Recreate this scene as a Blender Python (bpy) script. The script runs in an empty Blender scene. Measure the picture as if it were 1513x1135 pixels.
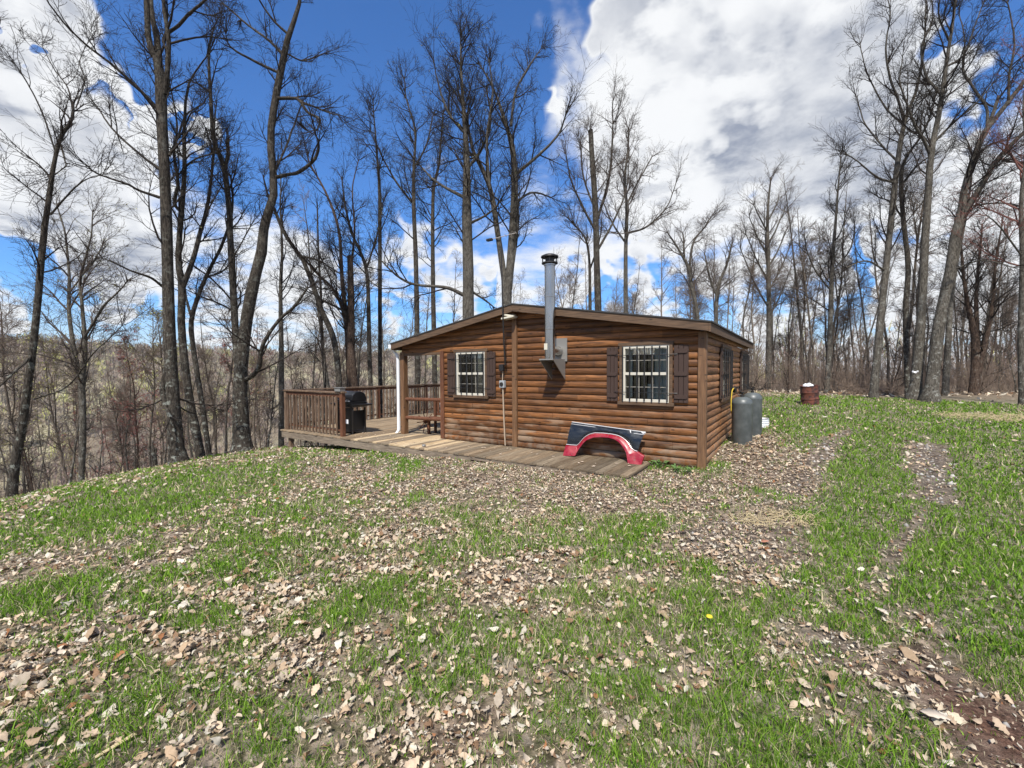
import bpy, math, random
import numpy as np
from mathutils import Vector, Matrix

# ------------------------------------------------------------------ camera, sky, sun
S = bpy.context.scene
COL = S.collection
F = 640.0; PITCH = math.radians(1.75); ROLL = math.radians(-.3); EYE = 1.6
CX, CY = 756.5, 567.5
fw = np.array([0, math.cos(PITCH), -math.sin(PITCH)])
_U = np.array([0, math.sin(PITCH), math.cos(PITCH)]); _R = np.array([1., 0, 0])
R2 = _R*math.cos(ROLL)+_U*math.sin(ROLL); U2 = -_R*math.sin(ROLL)+_U*math.cos(ROLL)
O = np.array([0, 0, EYE])
def ray(x, y): return R2*(x-CX)/F-U2*(y-CY)/F+fw
def at(x, y, Y): return O+ray(x, y)*Y
def on_z(x, y, z):
    d = ray(x, y); return O+d*((z-EYE)/d[2])
cam = bpy.data.objects.new('camera', bpy.data.cameras.new('camera'))
COL.objects.link(cam); S.camera = cam
cam.matrix_world = Matrix(((R2[0], U2[0], -fw[0], 0), (R2[1], U2[1], -fw[1], 0), (R2[2], U2[2], -fw[2], EYE), (0, 0, 0, 1)))
cam.data.sensor_width = 36; cam.data.lens = F/1513*36
cam.data.clip_start = .05; cam.data.clip_end = 3000
S.view_settings.view_transform = 'Standard'; S.view_settings.look = 'None'
S.view_settings.exposure = 0.40; S.view_settings.gamma = 1

SUN_EL = math.radians(52); SUN_AZ = math.radians(-100)      # azimuth of the direction TO the sun, from +X
sd = Vector((math.cos(SUN_EL)*math.cos(SUN_AZ), math.cos(SUN_EL)*math.sin(SUN_AZ), math.sin(SUN_EL)))
sun = bpy.data.objects.new('sun', bpy.data.lights.new('sun', 'SUN')); COL.objects.link(sun)
sun.data.energy = 5.0; sun.data.angle = math.radians(1.5); sun.data.color = (1, .95, .87)
sun.rotation_euler = sd.to_track_quat('Z', 'Y').to_euler()

W = bpy.data.worlds.new('World'); S.world = W; W.use_nodes = True
nt = W.node_tree; N = nt.nodes; L = nt.links
bg = N['Background']; bg.inputs['Strength'].default_value = .1
class G:
    """little helpers to write node maths"""
    def __init__(s, nt): s.nt = nt
    def put(s, node, i, v):
        if v is None: return
        if hasattr(v, 'is_output'): s.nt.links.new(v, node.inputs[i])
        else: node.inputs[i].default_value = v
    def m(s, op, a, b=None, c=None, clamp=False):
        n = s.nt.nodes.new('ShaderNodeMath'); n.operation = op; n.use_clamp = clamp
        s.put(n, 0, a); s.put(n, 1, b); s.put(n, 2, c); return n.outputs[0]
    def v(s, op, a, b=None, out=0):
        n = s.nt.nodes.new('ShaderNodeVectorMath'); n.operation = op
        s.put(n, 0, a)
        if op == 'SCALE': s.put(n, 'Scale', b)
        else: s.put(n, 1, b)
        return n.outputs[out]
    def ss(s, x, a, b, c=0., d=1.):
        n = s.nt.nodes.new('ShaderNodeMapRange'); n.interpolation_type = 'SMOOTHSTEP'
        s.put(n, 0, x); s.put(n, 1, a); s.put(n, 2, b); s.put(n, 3, c); s.put(n, 4, d); return n.outputs[0]
    def mix(s, f, a, b, mode='MIX'):
        n = s.nt.nodes.new('ShaderNodeMix'); n.data_type = 'RGBA'; n.blend_type = mode
        s.put(n, 0, f)
        for i, q in ((6, a), (7, b)):
            if not hasattr(q, 'is_output') and len(q) == 3: q = (*q, 1)
            s.put(n, i, q)
        return n.outputs[2]
    def noise(s, vec, scale, detail=4, rough=.55, dist=0., out=0):
        n = s.nt.nodes.new('ShaderNodeTexNoise'); s.put(n, 'Vector', vec)
        n.inputs['Scale'].default_value = scale; n.inputs['Detail'].default_value = detail
        n.inputs['Roughness'].default_value = rough; n.inputs['Distortion'].default_value = dist
        return n.outputs[out]
    def coord(s, which='Object'):
        return s.nt.nodes.new('ShaderNodeTexCoord').outputs[which]
    def map(s, vec, sc=(1, 1, 1), loc=(0, 0, 0)):
        n = s.nt.nodes.new('ShaderNodeMapping'); s.put(n, 0, vec)
        n.inputs['Scale'].default_value = sc; n.inputs['Location'].default_value = loc; return n.outputs[0]
    def xyz(s, vec):
        n = s.nt.nodes.new('ShaderNodeSeparateXYZ'); s.put(n, 0, vec); return n.outputs
    def cmb(s, x, y, z):
        n = s.nt.nodes.new('ShaderNodeCombineXYZ'); s.put(n, 0, x); s.put(n, 1, y); s.put(n, 2, z); return n.outputs[0]
g = G(nt)
sky = N.new('ShaderNodeTexSky'); sky.sky_type = 'NISHITA'; sky.sun_disc = False
sky.sun_elevation = SUN_EL; sky.sun_rotation = math.atan2(sd.x, sd.y)
sky.air_density = 1.0; sky.dust_density = .3; sky.ozone_density = 2.5
D0 = g.coord('Generated')
D = D0
dx, dy, dz = g.xyz(D)
zc = g.m('ADD', g.m('MAXIMUM', dz, .0), .13)
plane = g.cmb(g.m('DIVIDE', dx, zc), g.m('DIVIDE', dy, zc), 0.)
_wn = g.v('SUBTRACT', g.noise(D0, 3.2, 4, .5, out=1), (.5, .5, .5)); _wn2 = g.v('SUBTRACT', g.noise(D0, 11., 3, .5, out=1), (.5, .5, .5))
DW = g.v('ADD', g.v('ADD', D0, g.v('SCALE', _wn, .16)), g.v('SCALE', _wn2, .045))
n1 = g.noise(plane, 1.15, 7, .56, .25)
n2 = g.noise(g.v('ADD', plane, (13.2, 4.1, 2.)), 2.6, 6, .58, .1)
n3 = g.noise(g.v('ADD', plane, (3.2, 9.1, 5.)), .9, 3, .5)
# where the clouds stand in the sky (direction, radius in degrees, weight)
BL = [(-60, 40, 11, .6), (20, 90, 7, .6), (90, 140, 6, .6), (160, 210, 6, .6), (230, 270, 7, .6), (310, 320, 6, .5), (370, 350, 5, .4), (30, 250, 6, .5), (120, 300, 8, .4), (230, 350, 6, .3), (430, 25, 4., .55),
      (455, 60, 3., .45), (505, 20, 2, .4), (582, 66, 1.6, .5), (80, 180, 2.2, -.9), (40, 165, 2., -.5), (330, 110, 11, -.65), (590, 150, 14, -.75), (180, 20, 8, -.7), (700, 20, 12, -.65), (300, 200, 6, -.4), (740, 130, 7, -.5), (20, 330, 5, -.5), (180, 420, 6, -.5), (90, 430, 4, -.4), (520, 440, 4, -.4), (420, 290, 4, -.4), (660, 420, 3, -.3), (330, 415, 4, -.4), (60, 470, 5, -.2),
      (470, 220, 10, -.65), (880, 160, 7, .75), (850, 110, 4, .5), (980, 100, 8, .8), (1100, 40, 11, .8), (1200, 90, 11, .7), (1050, 210, 10, .8), (1170, 260, 9, .8), (950, 240, 8, .8), (1000, 310, 6, .5), (965, 225, 7, 1.2), (940, 170, 4, .6), (860, 220, 4, .6), (850, 280, 4, .4),
      (1240, 160, 7, .6), (900, 0, 3, .4), (800, 60, 4, -.6), (955, 10, 2., -.5), (1012, 142, 1.0, -1.3), (850, 350, 4, -.6), (990, 380, 5, -.6), (1180, 355, 5, -.6), (780, 200, 3, -.5),
      (1340, 290, 6, -.6), (1330, 420, 4, -.3), (1460, 90, 9, -.6), (1390, 190, 4, .5), (1480, 280, 6, .7), (1510, 350, 7, .6), (1250, 430, 6, .4), (430, 400, 4, -.3),
      (540, 330, 6, .5), (640, 320, 6, .5), (690, 260, 5, .4), (600, 260, 3, .2), (760, 310, 4, .35), (900, 440, 5, .5), (1050, 450, 5, .3), (560, 240, 4, -.4), (460, 330, 4, -.3), (1080, 400, 5, -.5)]
DK = [(1200, 150, 9, 1.), (1110, 300, 7, 1.), (1180, 250, 6, .7), (990, 310, 5, .7), (1170, 40, 7, .6), (880, 320, 4, .4), (130, 310, 5, .45), (60, 130, 4, .3), (230, 310, 4, .5), (1070, 190, 4, .6), (350, 360, 5, .5), (930, 240, 3, .4), (1000, 70, 4, .4), (620, 360, 6, .4), (30, 90, 4, .3)]
def blobs(lst):
    acc = None
    for x, y, rdeg, w in lst:
        d = ray(x, y); d = d/np.linalg.norm(d)
        dot = g.v('DOT_PRODUCT', DW, tuple(d), out=1)
        q = g.ss(dot, math.cos(math.radians(rdeg*1.5)), math.cos(math.radians(rdeg*.15)), 0., w)
        acc = q if acc is None else g.m('ADD', acc, q)
    return acc
bias = g.m('MAXIMUM', g.m('MINIMUM', blobs(BL), .80), -.62)
low = g.ss(dz, .03, .45, .10, -.04)
dens = g.m('ADD', g.m('ADD', g.m('ADD', g.m('MULTIPLY', bias, .50), g.m('MULTIPLY', n1, .9)), g.m('MULTIPLY', n2, .66)), low)
for x_, y_, r_a in ((985, 225, 8), (930, 190, 6), (1010, 290, 6)):
    d_ = ray(x_, y_); d_ = d_/np.linalg.norm(d_)
    dens = g.m('ADD', dens, g.ss(g.v('DOT_PRODUCT', D0, tuple(d_), out=1), math.cos(math.radians(r_a*1.3)), math.cos(math.radians(r_a*.25)), 0., .24))
cov = g.ss(dens, .66, .93)
dark = g.m('MULTIPLY', blobs(DK), g.m('MULTIPLY', g.ss(n3, .3, .62, .5, 1.), g.ss(n2, .30, .70, 1.3, .4)))
sh_ = g.m('SUBTRACT', g.noise(g.v('ADD', plane, (13.2+.03, 4.1+.09, 2.)), 2.6, 6, .58, .1), n2)
dark = g.m('ADD', dark, g.ss(sh_, -.02, .12, 0, .6))
dark = g.m('MULTIPLY', g.m('MINIMUM', g.m('MULTIPLY', dark, g.ss(n2, .2, .75, 1.25, .55)), 1.), g.ss(dens, .74, 1.12))
dark = g.m('MULTIPLY', dark, g.ss(g.noise(g.v('ADD', plane, (5., 2., 9.)), 4.2, 6, .6), .32, .66, 1.05, .35))
cloud = g.mix(dark, (7.4, 7.5, 7.6), (2.6, 2.9, 3.6))
skyc = g.mix(1., sky.outputs[0], (.52, .93, 1.42), 'MULTIPLY')
skyc = g.mix(g.ss(dz, .16, .0, 0., .75), skyc, (5.6, 6.6, 7.6))
L.new(g.mix(g.m('MULTIPLY', cov, .97), skyc, cloud), bg.inputs['Color'])

# ------------------------------------------------------------------ helpers
rng = np.random.default_rng(7); random.seed(7)
YAW = math.radians(56.2)
ud = np.array([-math.sin(YAW), math.cos(YAW), 0]); vd = np.array([math.cos(YAW), math.sin(YAW), 0])
C0 = at(1039, 690, 7.25)                      # the cabin's near corner
HX, HY = C0[0], C0[1]
def H2W(x, y, z=0.): return np.array([HX, HY, 0])+(-ud)*x+vd*y+np.array([0, 0, z])
def W2H(P):
    d = np.asarray(P)-np.array([HX, HY, 0]); return np.array([-(d@ud), d@vd, d[2]])
def on_y(x, y, off):                          # a pixel onto the vertical plane off metres in front of the gable wall; cabin coordinates
    P0 = np.array([HX, HY, 0])-vd*off; d = ray(x, y); t = ((P0-O)@vd)/(d@vd); return W2H(O+d*t)

def mesh_np(name, V, faces=None, mat=None, parent=None, smooth=False, tri=None, quads=None, colors=None, mats=None, midx=None, uv=None):
    me = bpy.data.meshes.new(name)
    V = np.asarray(V, dtype=np.float32)
    if quads is not None or tri is not None:
        q = np.zeros((0, 4), int) if quads is None else np.asarray(quads)
        t = np.zeros((0, 3), int) if tri is None else np.asarray(tri)
        loops = np.concatenate([q.ravel(), t.ravel()]).astype(np.int32)
        me.vertices.add(len(V)); me.vertices.foreach_set('co', V.ravel())
        me.loops.add(len(loops)); me.loops.foreach_set('vertex_index', loops)
        nf = len(q)+len(t); me.polygons.add(nf)
        st = np.concatenate([np.arange(len(q))*4, len(q)*4+np.arange(len(t))*3]).astype(np.int32)
        me.polygons.foreach_set('loop_start', st)
        me.update(calc_edges=True)
    else:
        me.from_pydata(V.tolist(), [], faces); me.update()
    if colors is not None:
        a = me.color_attributes.new('tint', 'FLOAT_COLOR', 'POINT')
        c = np.ones((len(V), 4), np.float32); c[:, :3] = colors; a.data.foreach_set('color', c.ravel())
    if smooth: me.polygons.foreach_set('use_smooth', np.ones(len(me.polygons), bool))
    o = bpy.data.objects.new(name, me); COL.objects.link(o)
    if mat: me.materials.append(mat)
    if mats:
        for m_ in mats: me.materials.append(m_)
        me.polygons.foreach_set('material_index', np.asarray(midx, np.int32))
    if parent is not None: o.parent = parent
    return o

class MB:
    def __init__(s): s.V = []; s.F = []; s.M = []; s.C = []; s.mi = 0; s.col = (1, 1, 1)
    def add(s, V, F):
        b = len(s.V); s.V += [tuple(v) for v in V]; s.F += [tuple(i+b for i in f) for f in F]; s.M += [s.mi]*len(F); s.C += [s.col]*len(V); return s
    def box(s, x0, x1, y0, y1, z0, z1, rot=None, c=None):
        V = [(x, y, z) for x in (x0, x1) for y in (y0, y1) for z in (z0, z1)]
        if rot is not None:
            c = np.array(c if c is not None else ((x0+x1)/2, (y0+y1)/2, (z0+z1)/2)); V = [tuple(np.array(rot)@(np.array(v)-c)+c) for v in V]
        return s.add(V, [(0, 1, 3, 2), (4, 6, 7, 5), (0, 4, 5, 1), (2, 3, 7, 6), (0, 2, 6, 4), (1, 5, 7, 3)])
    def lathe(s, prof, n=24, c=(0, 0, 0), axis='z', caps=True):
        V = []
        for r, h in prof:
            for k in range(n):
                a = 2*math.pi*k/n; p = (r*math.cos(a), r*math.sin(a), h)
                if axis == 'x': p = (h, p[0], p[1])
                if axis == 'y': p = (p[1], h, p[0])
                V.append((p[0]+c[0], p[1]+c[1], p[2]+c[2]))
        Fs = [(i*n+k, i*n+(k+1) % n, (i+1)*n+(k+1) % n, (i+1)*n+k) for i in range(len(prof)-1) for k in range(n)]
        if caps: Fs += [tuple(range(n))[::-1], tuple((len(prof)-1)*n+k for k in range(n))]
        return s.add(V, Fs)
    def tube(s, pts, r, n=8):
        P = np.array(pts, float); R = np.full(len(P), r) if np.isscalar(r) else np.array(r)
        V, q = tubes(P[None], R[None], n); b = [tuple(v) for v in V]
        Fs = [tuple(f) for f in q]; m = len(P)
        Fs += [tuple(range(n))[::-1], tuple((m-1)*n+k for k in range(n))]
        return s.add(b, Fs)
    def prism(s, poly, y0, y1):               # outline in xz, thickness in y
        n = len(poly); V = [(x, y0, z) for x, z in poly]+[(x, y1, z) for x, z in poly]
        return s.add(V, [tuple(range(n)), tuple(range(2*n-1, n-1, -1))]+[(i, i+n, (i+1) % n+n, (i+1) % n) for i in range(n)])
    def build(s, name, mat, parent=None, smooth=False, bevel=0, loc=None, mats=None):
        o = mesh_np(name, s.V, s.F, mat if not mats else None, parent, colors=np.array(s.C), mats=mats, midx=s.M if mats else None)
        import bmesh
        bm = bmesh.new(); bm.from_mesh(o.data); bmesh.ops.recalc_face_normals(bm, faces=bm.faces); bm.to_mesh(o.data); bm.free()
        if smooth:
            o.data.polygons.foreach_set('use_smooth', np.ones(len(o.data.polygons), bool))
            o.data.set_sharp_from_angle(angle=math.radians(28))
        if bevel:
            b = o.modifiers.new('bevel', 'BEVEL'); b.width = bevel; b.segments = 2; b.limit_method = 'ANGLE'
        if loc is not None: o.location = loc
        return o
def tubes(P, R, k):
    """P (M,n,3) polylines, R (M,n) radii -> vertices and quads"""
    M, n, _ = P.shape
    ch = P[:, -1]-P[:, 0]; ch /= np.linalg.norm(ch, axis=1, keepdims=True)+1e-9
    ref = np.where(np.abs(ch[:, 2:3]) > .8, np.array([[1., 0, 0]]), np.array([[0, 0, 1.]]))
    a = np.cross(ch, ref); a /= np.linalg.norm(a, axis=1, keepdims=True)+1e-9; b = np.cross(ch, a)
    th = np.arange(k)*2*math.pi/k
    off = a[:, None, :]*np.cos(th)[None, :, None]+b[:, None, :]*np.sin(th)[None, :, None]
    V = P[:, :, None, :]+off[:, None]*R[:, :, None, None]
    idx = np.arange(M*n*k).reshape(M, n, k)
    A = idx[:, :-1]; B = idx[:, 1:]
    q = np.stack([A, np.roll(A, -1, 2), np.roll(B, -1, 2), B], -1).reshape(-1, 4)
    return V.reshape(-1, 3), q
def tag(o, label=None, cat=None, group=None, kind=None):
    if label: o['label'] = label
    if cat: o['category'] = cat
    if group: o['group'] = group
    if kind: o['kind'] = kind
    return o
def empty(name, loc=(0, 0, 0), rz=0):
    o = bpy.data.objects.new(name, None); o.empty_display_size = .2; COL.objects.link(o); o.location = loc; o.rotation_euler = (0, 0, rz); return o
MATS = {}
def mat(name, col=(.5, .5, .5), rough=.6, metal=0., fn=None, spec=.5, bump=None):
    m_ = bpy.data.materials.new(name); m_.use_nodes = True; t = m_.node_tree; b = t.nodes['Principled BSDF']
    b.inputs['Base Color'].default_value = (*col, 1); b.inputs['Roughness'].default_value = rough
    b.inputs['Metallic'].default_value = metal; b.inputs['Specular IOR Level'].default_value = spec
    if fn: fn(G(t), b)
    MATS[name] = m_; return m_
def bumpit(q, b, h, strength=.5, dist=.01):
    n = q.nt.nodes.new('ShaderNodeBump'); q.put(n, 'Height', h); n.inputs['Strength'].default_value = strength; n.inputs['Distance'].default_value = dist
    q.nt.links.new(n.outputs[0], b.inputs['Normal'])
def attr(q, name='tint'):
    n = q.nt.nodes.new('ShaderNodeAttribute'); n.attribute_name = name; return n.outputs[0]

# ------------------------------------------------------------------ materials
def wood(c1, c2, grain=(2, 40, 40), rough=.65, course=None, knots=True, vcol=False, weather=0.):
    def fn(q, b):
        P = q.coord('Object')
        n = q.noise(q.map(P, grain), 1.6, 5, .6, .4); big = q.noise(P, 1.3, 3)
        col = q.mix(q.ss(n, .3, .72), c1, c2)
        if course:
            x, y, z = q.xyz(P)
            cell = q.m('FLOOR', q.m('DIVIDE', q.m('SUBTRACT', z, course[1]), course[0]))
            seg = q.m('FLOOR', q.m('ADD', q.m('DIVIDE', q.m('ADD', x, y), 2.4), q.m('MULTIPLY', cell, .37)))
            w = q.nt.nodes.new('ShaderNodeTexWhiteNoise'); w.noise_dimensions = '2D'; q.put(w, 'Vector', q.cmb(cell, seg, 0.))
            col = q.mix(1., col, q.mix(w.outputs[0], (.58, .54, .50), (1.30, 1.25, 1.18)), 'MULTIPLY')
            # grey weathering low on the wall, in blotches
            wz = q.m('MULTIPLY', q.ss(z, 1.3, .1), q.ss(q.noise(q.map(P, (.7, .7, 3.5)), 2.2, 4), .5, .62))
            col = q.mix(q.m('MULTIPLY', wz, weather), col, (.27, .19, .125))
        if course:
            chk = q.ss(q.noise(q.map(P, tuple(.6 if g_ < 10 else 34 for g_ in grain)), 1.5, 3, .5), .60, .66)
            col = q.mix(q.m('MULTIPLY', chk, .65), col, tuple(c*.35 for c in c1))
            z_ = q.xyz(P)[2]; col = q.mix(q.m('MULTIPLY', q.ss(z_, .45, -.05), q.ss(q.noise(P, 6, 5), .38, .62, 0, .6)), col, (.20, .155, .11))
            col = q.mix(q.m('MULTIPLY', q.ss(q.noise(q.map(P, (2.2, 2.2, .5)), 2., 4), .55, .72), .35), col, (.035, .02, .012))
        if knots:
            v = q.nt.nodes.new('ShaderNodeTexVoronoi'); q.put(v, 'Vector', q.map(P, (2.6, 2.6, 7.))); v.inputs['Scale'].default_value = 1.3
            kn = q.ss(v.outputs['Distance'], .07, .15, 1., 0.)
            col = q.mix(q.m('MULTIPLY', kn, .8), col, tuple(c*.2 for c in c1))
        col = q.mix(1., col, q.mix(big, (.7, .7, .7), (1.25, 1.25, 1.25)), 'MULTIPLY')
        if vcol: col = q.mix(1., col, attr(q), 'MULTIPLY')
        q.put(b, 'Base Color', col); bumpit(q, b, n, .35, .008)
    return fn
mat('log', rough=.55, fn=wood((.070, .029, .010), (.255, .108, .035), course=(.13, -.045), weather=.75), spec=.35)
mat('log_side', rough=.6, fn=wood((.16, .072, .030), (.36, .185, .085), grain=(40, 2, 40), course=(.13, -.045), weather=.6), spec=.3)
mat('stained_post', rough=.6, fn=wood((.10, .048, .020), (.20, .105, .048), grain=(30, 30, 2)))
mat('fascia', rough=.75, fn=wood((.06, .034, .018), (.14, .082, .044), grain=(2, 30, 30)))
mat('deck_wood', rough=.85, fn=wood((.18, .132, .088), (.36, .28, .195), grain=(30, 2, 30), vcol=True, knots=False), spec=.2)
mat('rail_wood', rough=.8, fn=wood((.10, .062, .040), (.22, .145, .095), grain=(20, 20, 3)), spec=.3)
mat('rail_red', rough=.7, fn=wood((.085, .033, .017), (.16, .068, .035), grain=(20, 20, 3)), spec=.3)
mat('shutter', (.042, .022, .015), .75); mat('cream', (.55, .52, .44), .5); mat('muntin', (.30, .28, .24), .5); mat('iron', (.012, .012, .013), .45)
mat('soffit', (.10, .055, .025), .8); mat('interior', (.035, .03, .028), .9); mat('blind', (.55, .52, .42), .7)
def shingle(q, b):
    P = q.coord('Object'); n = q.noise(P, 30, 3); q.put(b, 'Base Color', q.mix(n, (.02, .02, .022), (.06, .058, .055))); bumpit(q, b, n, .6, .01)
mat('shingle', rough=.95, fn=shingle)
def glassy(q, b):
    t = q.nt; tr = t.nodes.new('ShaderNodeBsdfTransparent'); tr.inputs[0].default_value = (.75, .8, .8, 1)
    gl = t.nodes.new('ShaderNodeBsdfGlossy'); gl.inputs['Roughness'].default_value = .03
    fr = t.nodes.new('ShaderNodeFresnel'); fr.inputs[0].default_value = 1.6
    mx = t.nodes.new('ShaderNodeMixShader'); t.links.new(fr.outputs[0], mx.inputs[0]); t.links.new(tr.outputs[0], mx.inputs[1]); t.links.new(gl.outputs[0], mx.inputs[2])
    t.links.new(mx.outputs[0], t.nodes['Material Output'].inputs[0])
mat('glass', fn=glassy)
def steel(q, b):
    P = q.coord('Object'); n = q.noise(q.map(P, (1, 1, .25)), 9, 4); q.put(b, 'Base Color', q.mix(n, (.22, .215, .205), (.58, .565, .54)))
    q.put(b, 'Roughness', q.ss(n, .3, .8, .20, .38))
mat('steel', metal=1, rough=.3, fn=steel); mat('galv', (.30, .29, .27), .5, .55)
mat('dark_metal', (.04, .037, .035), .5, .6); mat('white_paint', (.72, .74, .76), .4); mat('meter_grey', (.30, .32, .33), .5)
mat('tan_pipe', (.36, .28, .20), .6); mat('grill_black', (.009, .009, .010), .28); mat('badge', (.78, .78, .78), .35)
def tank(q, b):
    P = q.coord('Object'); n = q.noise(P, 5, 5); x, y, z = q.xyz(P)
    c = q.mix(q.ss(n, .35, .7), (.065, .075, .075), (.11, .122, .122))
    r = q.m('MULTIPLY', q.ss(q.noise(P, 14, 5), .6, .72), q.ss(z, .25, 0.))
    q.put(b, 'Base Color', q.mix(r, c, (.16, .08, .04))); bumpit(q, b, n, .1, .005)
mat('tank_paint', rough=.42, fn=tank)
def rust(q, b):
    P = q.coord('Object'); n = q.noise(P, 7, 6, .65); q.put(b, 'Base Color', q.mix(q.ss(n, .35, .65), (.028, .012, .011), (.14, .042, .024))); bumpit(q, b, n, .5, .01)
mat('rust', rough=.85, fn=rust)
def carred(q, b):
    n = q.noise(q.coord('Object'), 6, 5); q.put(b, 'Base Color', q.mix(q.ss(n, .4, .75), (.24, .006, .018), (.38, .06, .07))); q.put(b, 'Roughness', q.ss(n, .3, .7, .2, .5)); c_ = b.inputs['Base Color'].links[0].from_socket; d_ = q.ss(q.noise(q.coord('Object'), 16, 6, .7), .56, .70, 0, .7); q.put(b, 'Base Color', q.mix(d_, c_, (.17, .12, .09)))
mat('car_red', rough=.3, fn=carred, spec=.5)
def carblack(q, b):
    n = q.noise(q.map(q.coord('Object'), (1, 1, 3)), 5, 5); q.put(b, 'Base Color', q.mix(q.ss(n, .5, .75), (.008, .011, .016), (.045, .052, .058))); q.put(b, 'Roughness', q.ss(n, .3, .7, .18, .45)); bumpit(q, b, q.noise(q.coord('Object'), 9, 2), .25, .01)
mat('car_black', rough=.25, fn=carblack)
mat('chrome', (.72, .70, .66), .3, .4); mat('plastic_white', (.75, .76, .78), .5); mat('yellow_hose', (.6, .42, .04), .5)
mat('rubber', (.015, .015, .015), .7)

def bark(c1, c2, lichen, amount, seed=0.):
    c1 = tuple(c*.66 for c in c1); c2 = tuple(c*.70 for c in c2)
    def fn(q, b):
        P = q.v('ADD', q.coord('Object'), (seed, seed*.7, 0))
        f = q.noise(q.map(P, (14, 14, 3.6)), 2.4, 6, .7, .5); big = q.noise(P, 1.7, 3)
        col = q.mix(q.ss(f, .36, .62), c1, c2); col = q.mix(1., col, q.mix(big, (.55, .55, .55), (1.35, 1.35, 1.35)), 'MULTIPLY')
        li = q.ss(q.noise(P, 7.5, 6, .75), .62-amount*.2, .70-amount*.15)
        x, y, z = q.xyz(q.coord('Object'))
        li = q.m('MULTIPLY', li, q.ss(z, 6., 0., .2, .85))
        col = q.mix(li, col, lichen); q.put(b, 'Base Color', col); bumpit(q, b, f, .9, .03)
    return fn
mat('bark_dark', rough=.95, fn=bark((.028, .023, .018), (.115, .098, .080), (.26, .27, .235), .5), spec=.1)
mat('bark_grey', rough=.95, fn=bark((.060, .052, .042), (.19, .17, .14), (.28, .28, .25), .45, 5.), spec=.1)
mat('bark_brown', rough=.95, fn=bark((.045, .030, .022), (.15, .105, .08), (.22, .21, .18), .25, 9.), spec=.1)
mat('twig_dark', (.032, .026, .022), .9, spec=.1); mat('twig_grey', (.085, .068, .058), .9, spec=.1); mat('twig_wood', (.145, .112, .088), .9, spec=.1); mat('bark_wood', rough=.95, fn=bark((.11, .086, .064), (.29, .24, .185), (.32, .31, .28), .4, 3.), spec=.1); mat('brush_stem', (.20, .15, .115), .9, spec=.1); mat('twig_red', (.16, .075, .062), .9, spec=.1)
mat('bud_green', (.30, .29, .10), .8, spec=.2); mat('bud_red', (.22, .085, .07), .8, spec=.2)

# ------------------------------------------------------------------ terrain
def hit_plane(x, y, Z): return at(x, y, Z)
ctrl = []
def cp(P): ctrl.append(P)
for a in np.linspace(0, 2*math.pi, 9)[:-1]: cp((1.2*math.cos(a), 1.2*math.sin(a), 0.))
for X, Y in ((-3, 2), (3, 2), (0, 4), (-3, 5), (3, 4), (0, -6), (6, -4), (-5, -4)): cp((X, Y, -.03 if X < 0 else .02))
cp((*H2W(.1, -.1)[:2], -.075)); cp((*H2W(-.85, -1.3)[:2], -.10)); cp((*H2W(-4, -1.3)[:2], -.15)); cp((*H2W(-7, -1.4)[:2], -.26)); cp((*H2W(-10.5, -1.3)[:2], -.52))
cp((*H2W(0.1, 3.)[:2], .08)); cp((*H2W(-3, 3)[:2], -.2)); cp((*H2W(-8, 4)[:2], -1.1)); cp((*H2W(-11, 3)[:2], -1.5)); cp((*H2W(.4, 7.)[:2], .36)); cp((*H2W(-4, 8)[:2], -.2))
cp((4.6, 8.67, .12)); cp((5.16, 9.19, .16)); cp((5.93, 10.27, .28)); cp((8.83, 12.81, .53)); cp((13, 13, .50)); cp((17, 12, .45)); cp((12, 8, .25)); cp((8, 5, .1)); cp((11, 16.5, .62)); cp((18, 16.5, .60)); cp((8, 15.6, .70)); cp((7, 17, .72)); cp((24, 17, .5)); cp((20, 6, .2))
def tang(x, y, Y, gap=0.): P = at(x, y, Y); P = P-np.array([0, 0, gap]); cp(tuple(P))
tang(262, 686, 10.5); tang(20, 738, 9.5); tang(118, 715, 11.5, .1); tang(359, 667, 12); tang(300, 677, 11.5); tang(415, 657, 15, .25); tang(118, 713, 8.6, .06)
tang(20, 735, 7.2, .12); tang(150, 740, 6.5, .1); tang(240, 716, 7, .06); tang(320, 740, 6, .02); tang(-250, 800, 9, 0); tang(250, 690, 16, 1.2); tang(0, 740, 15, 1.2); tang(400, 660, 20, 1.6); tang(-200, 790, 14, 1.); tang(560, 640, 22, 2.)
ctrl = np.array(ctrl)
def tps_k(r2): return np.where(r2 > 0, .5*r2*np.log(r2+1e-12), 0)
_n = len(ctrl); _d = ((ctrl[:, None, :2]-ctrl[None, :, :2])**2).sum(-1)
_A = np.zeros((_n+3, _n+3)); _A[:_n, :_n] = tps_k(_d)+np.eye(_n)*1.5; _A[:_n, _n] = 1; _A[:_n, _n+1:] = ctrl[:, :2]; _A[_n:, :_n] = _A[:_n, _n:].T
_w = np.linalg.solve(_A, np.concatenate([ctrl[:, 2], [0, 0, 0]]))
def smooth(x, a, b):
    t = np.clip((x-a)/(b-a), 0, 1); return t*t*(3-2*t)
def wav(X, Y, s, seed):
    r = np.random.default_rng(seed); z = 0
    for i in range(5):
        a, p = r.uniform(0, 2*math.pi, 2); f = r.uniform(.6, 1.6)/s; z = z+np.sin((X*math.cos(a)+Y*math.sin(a))*f*2*math.pi+p)
    return z/5
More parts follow.
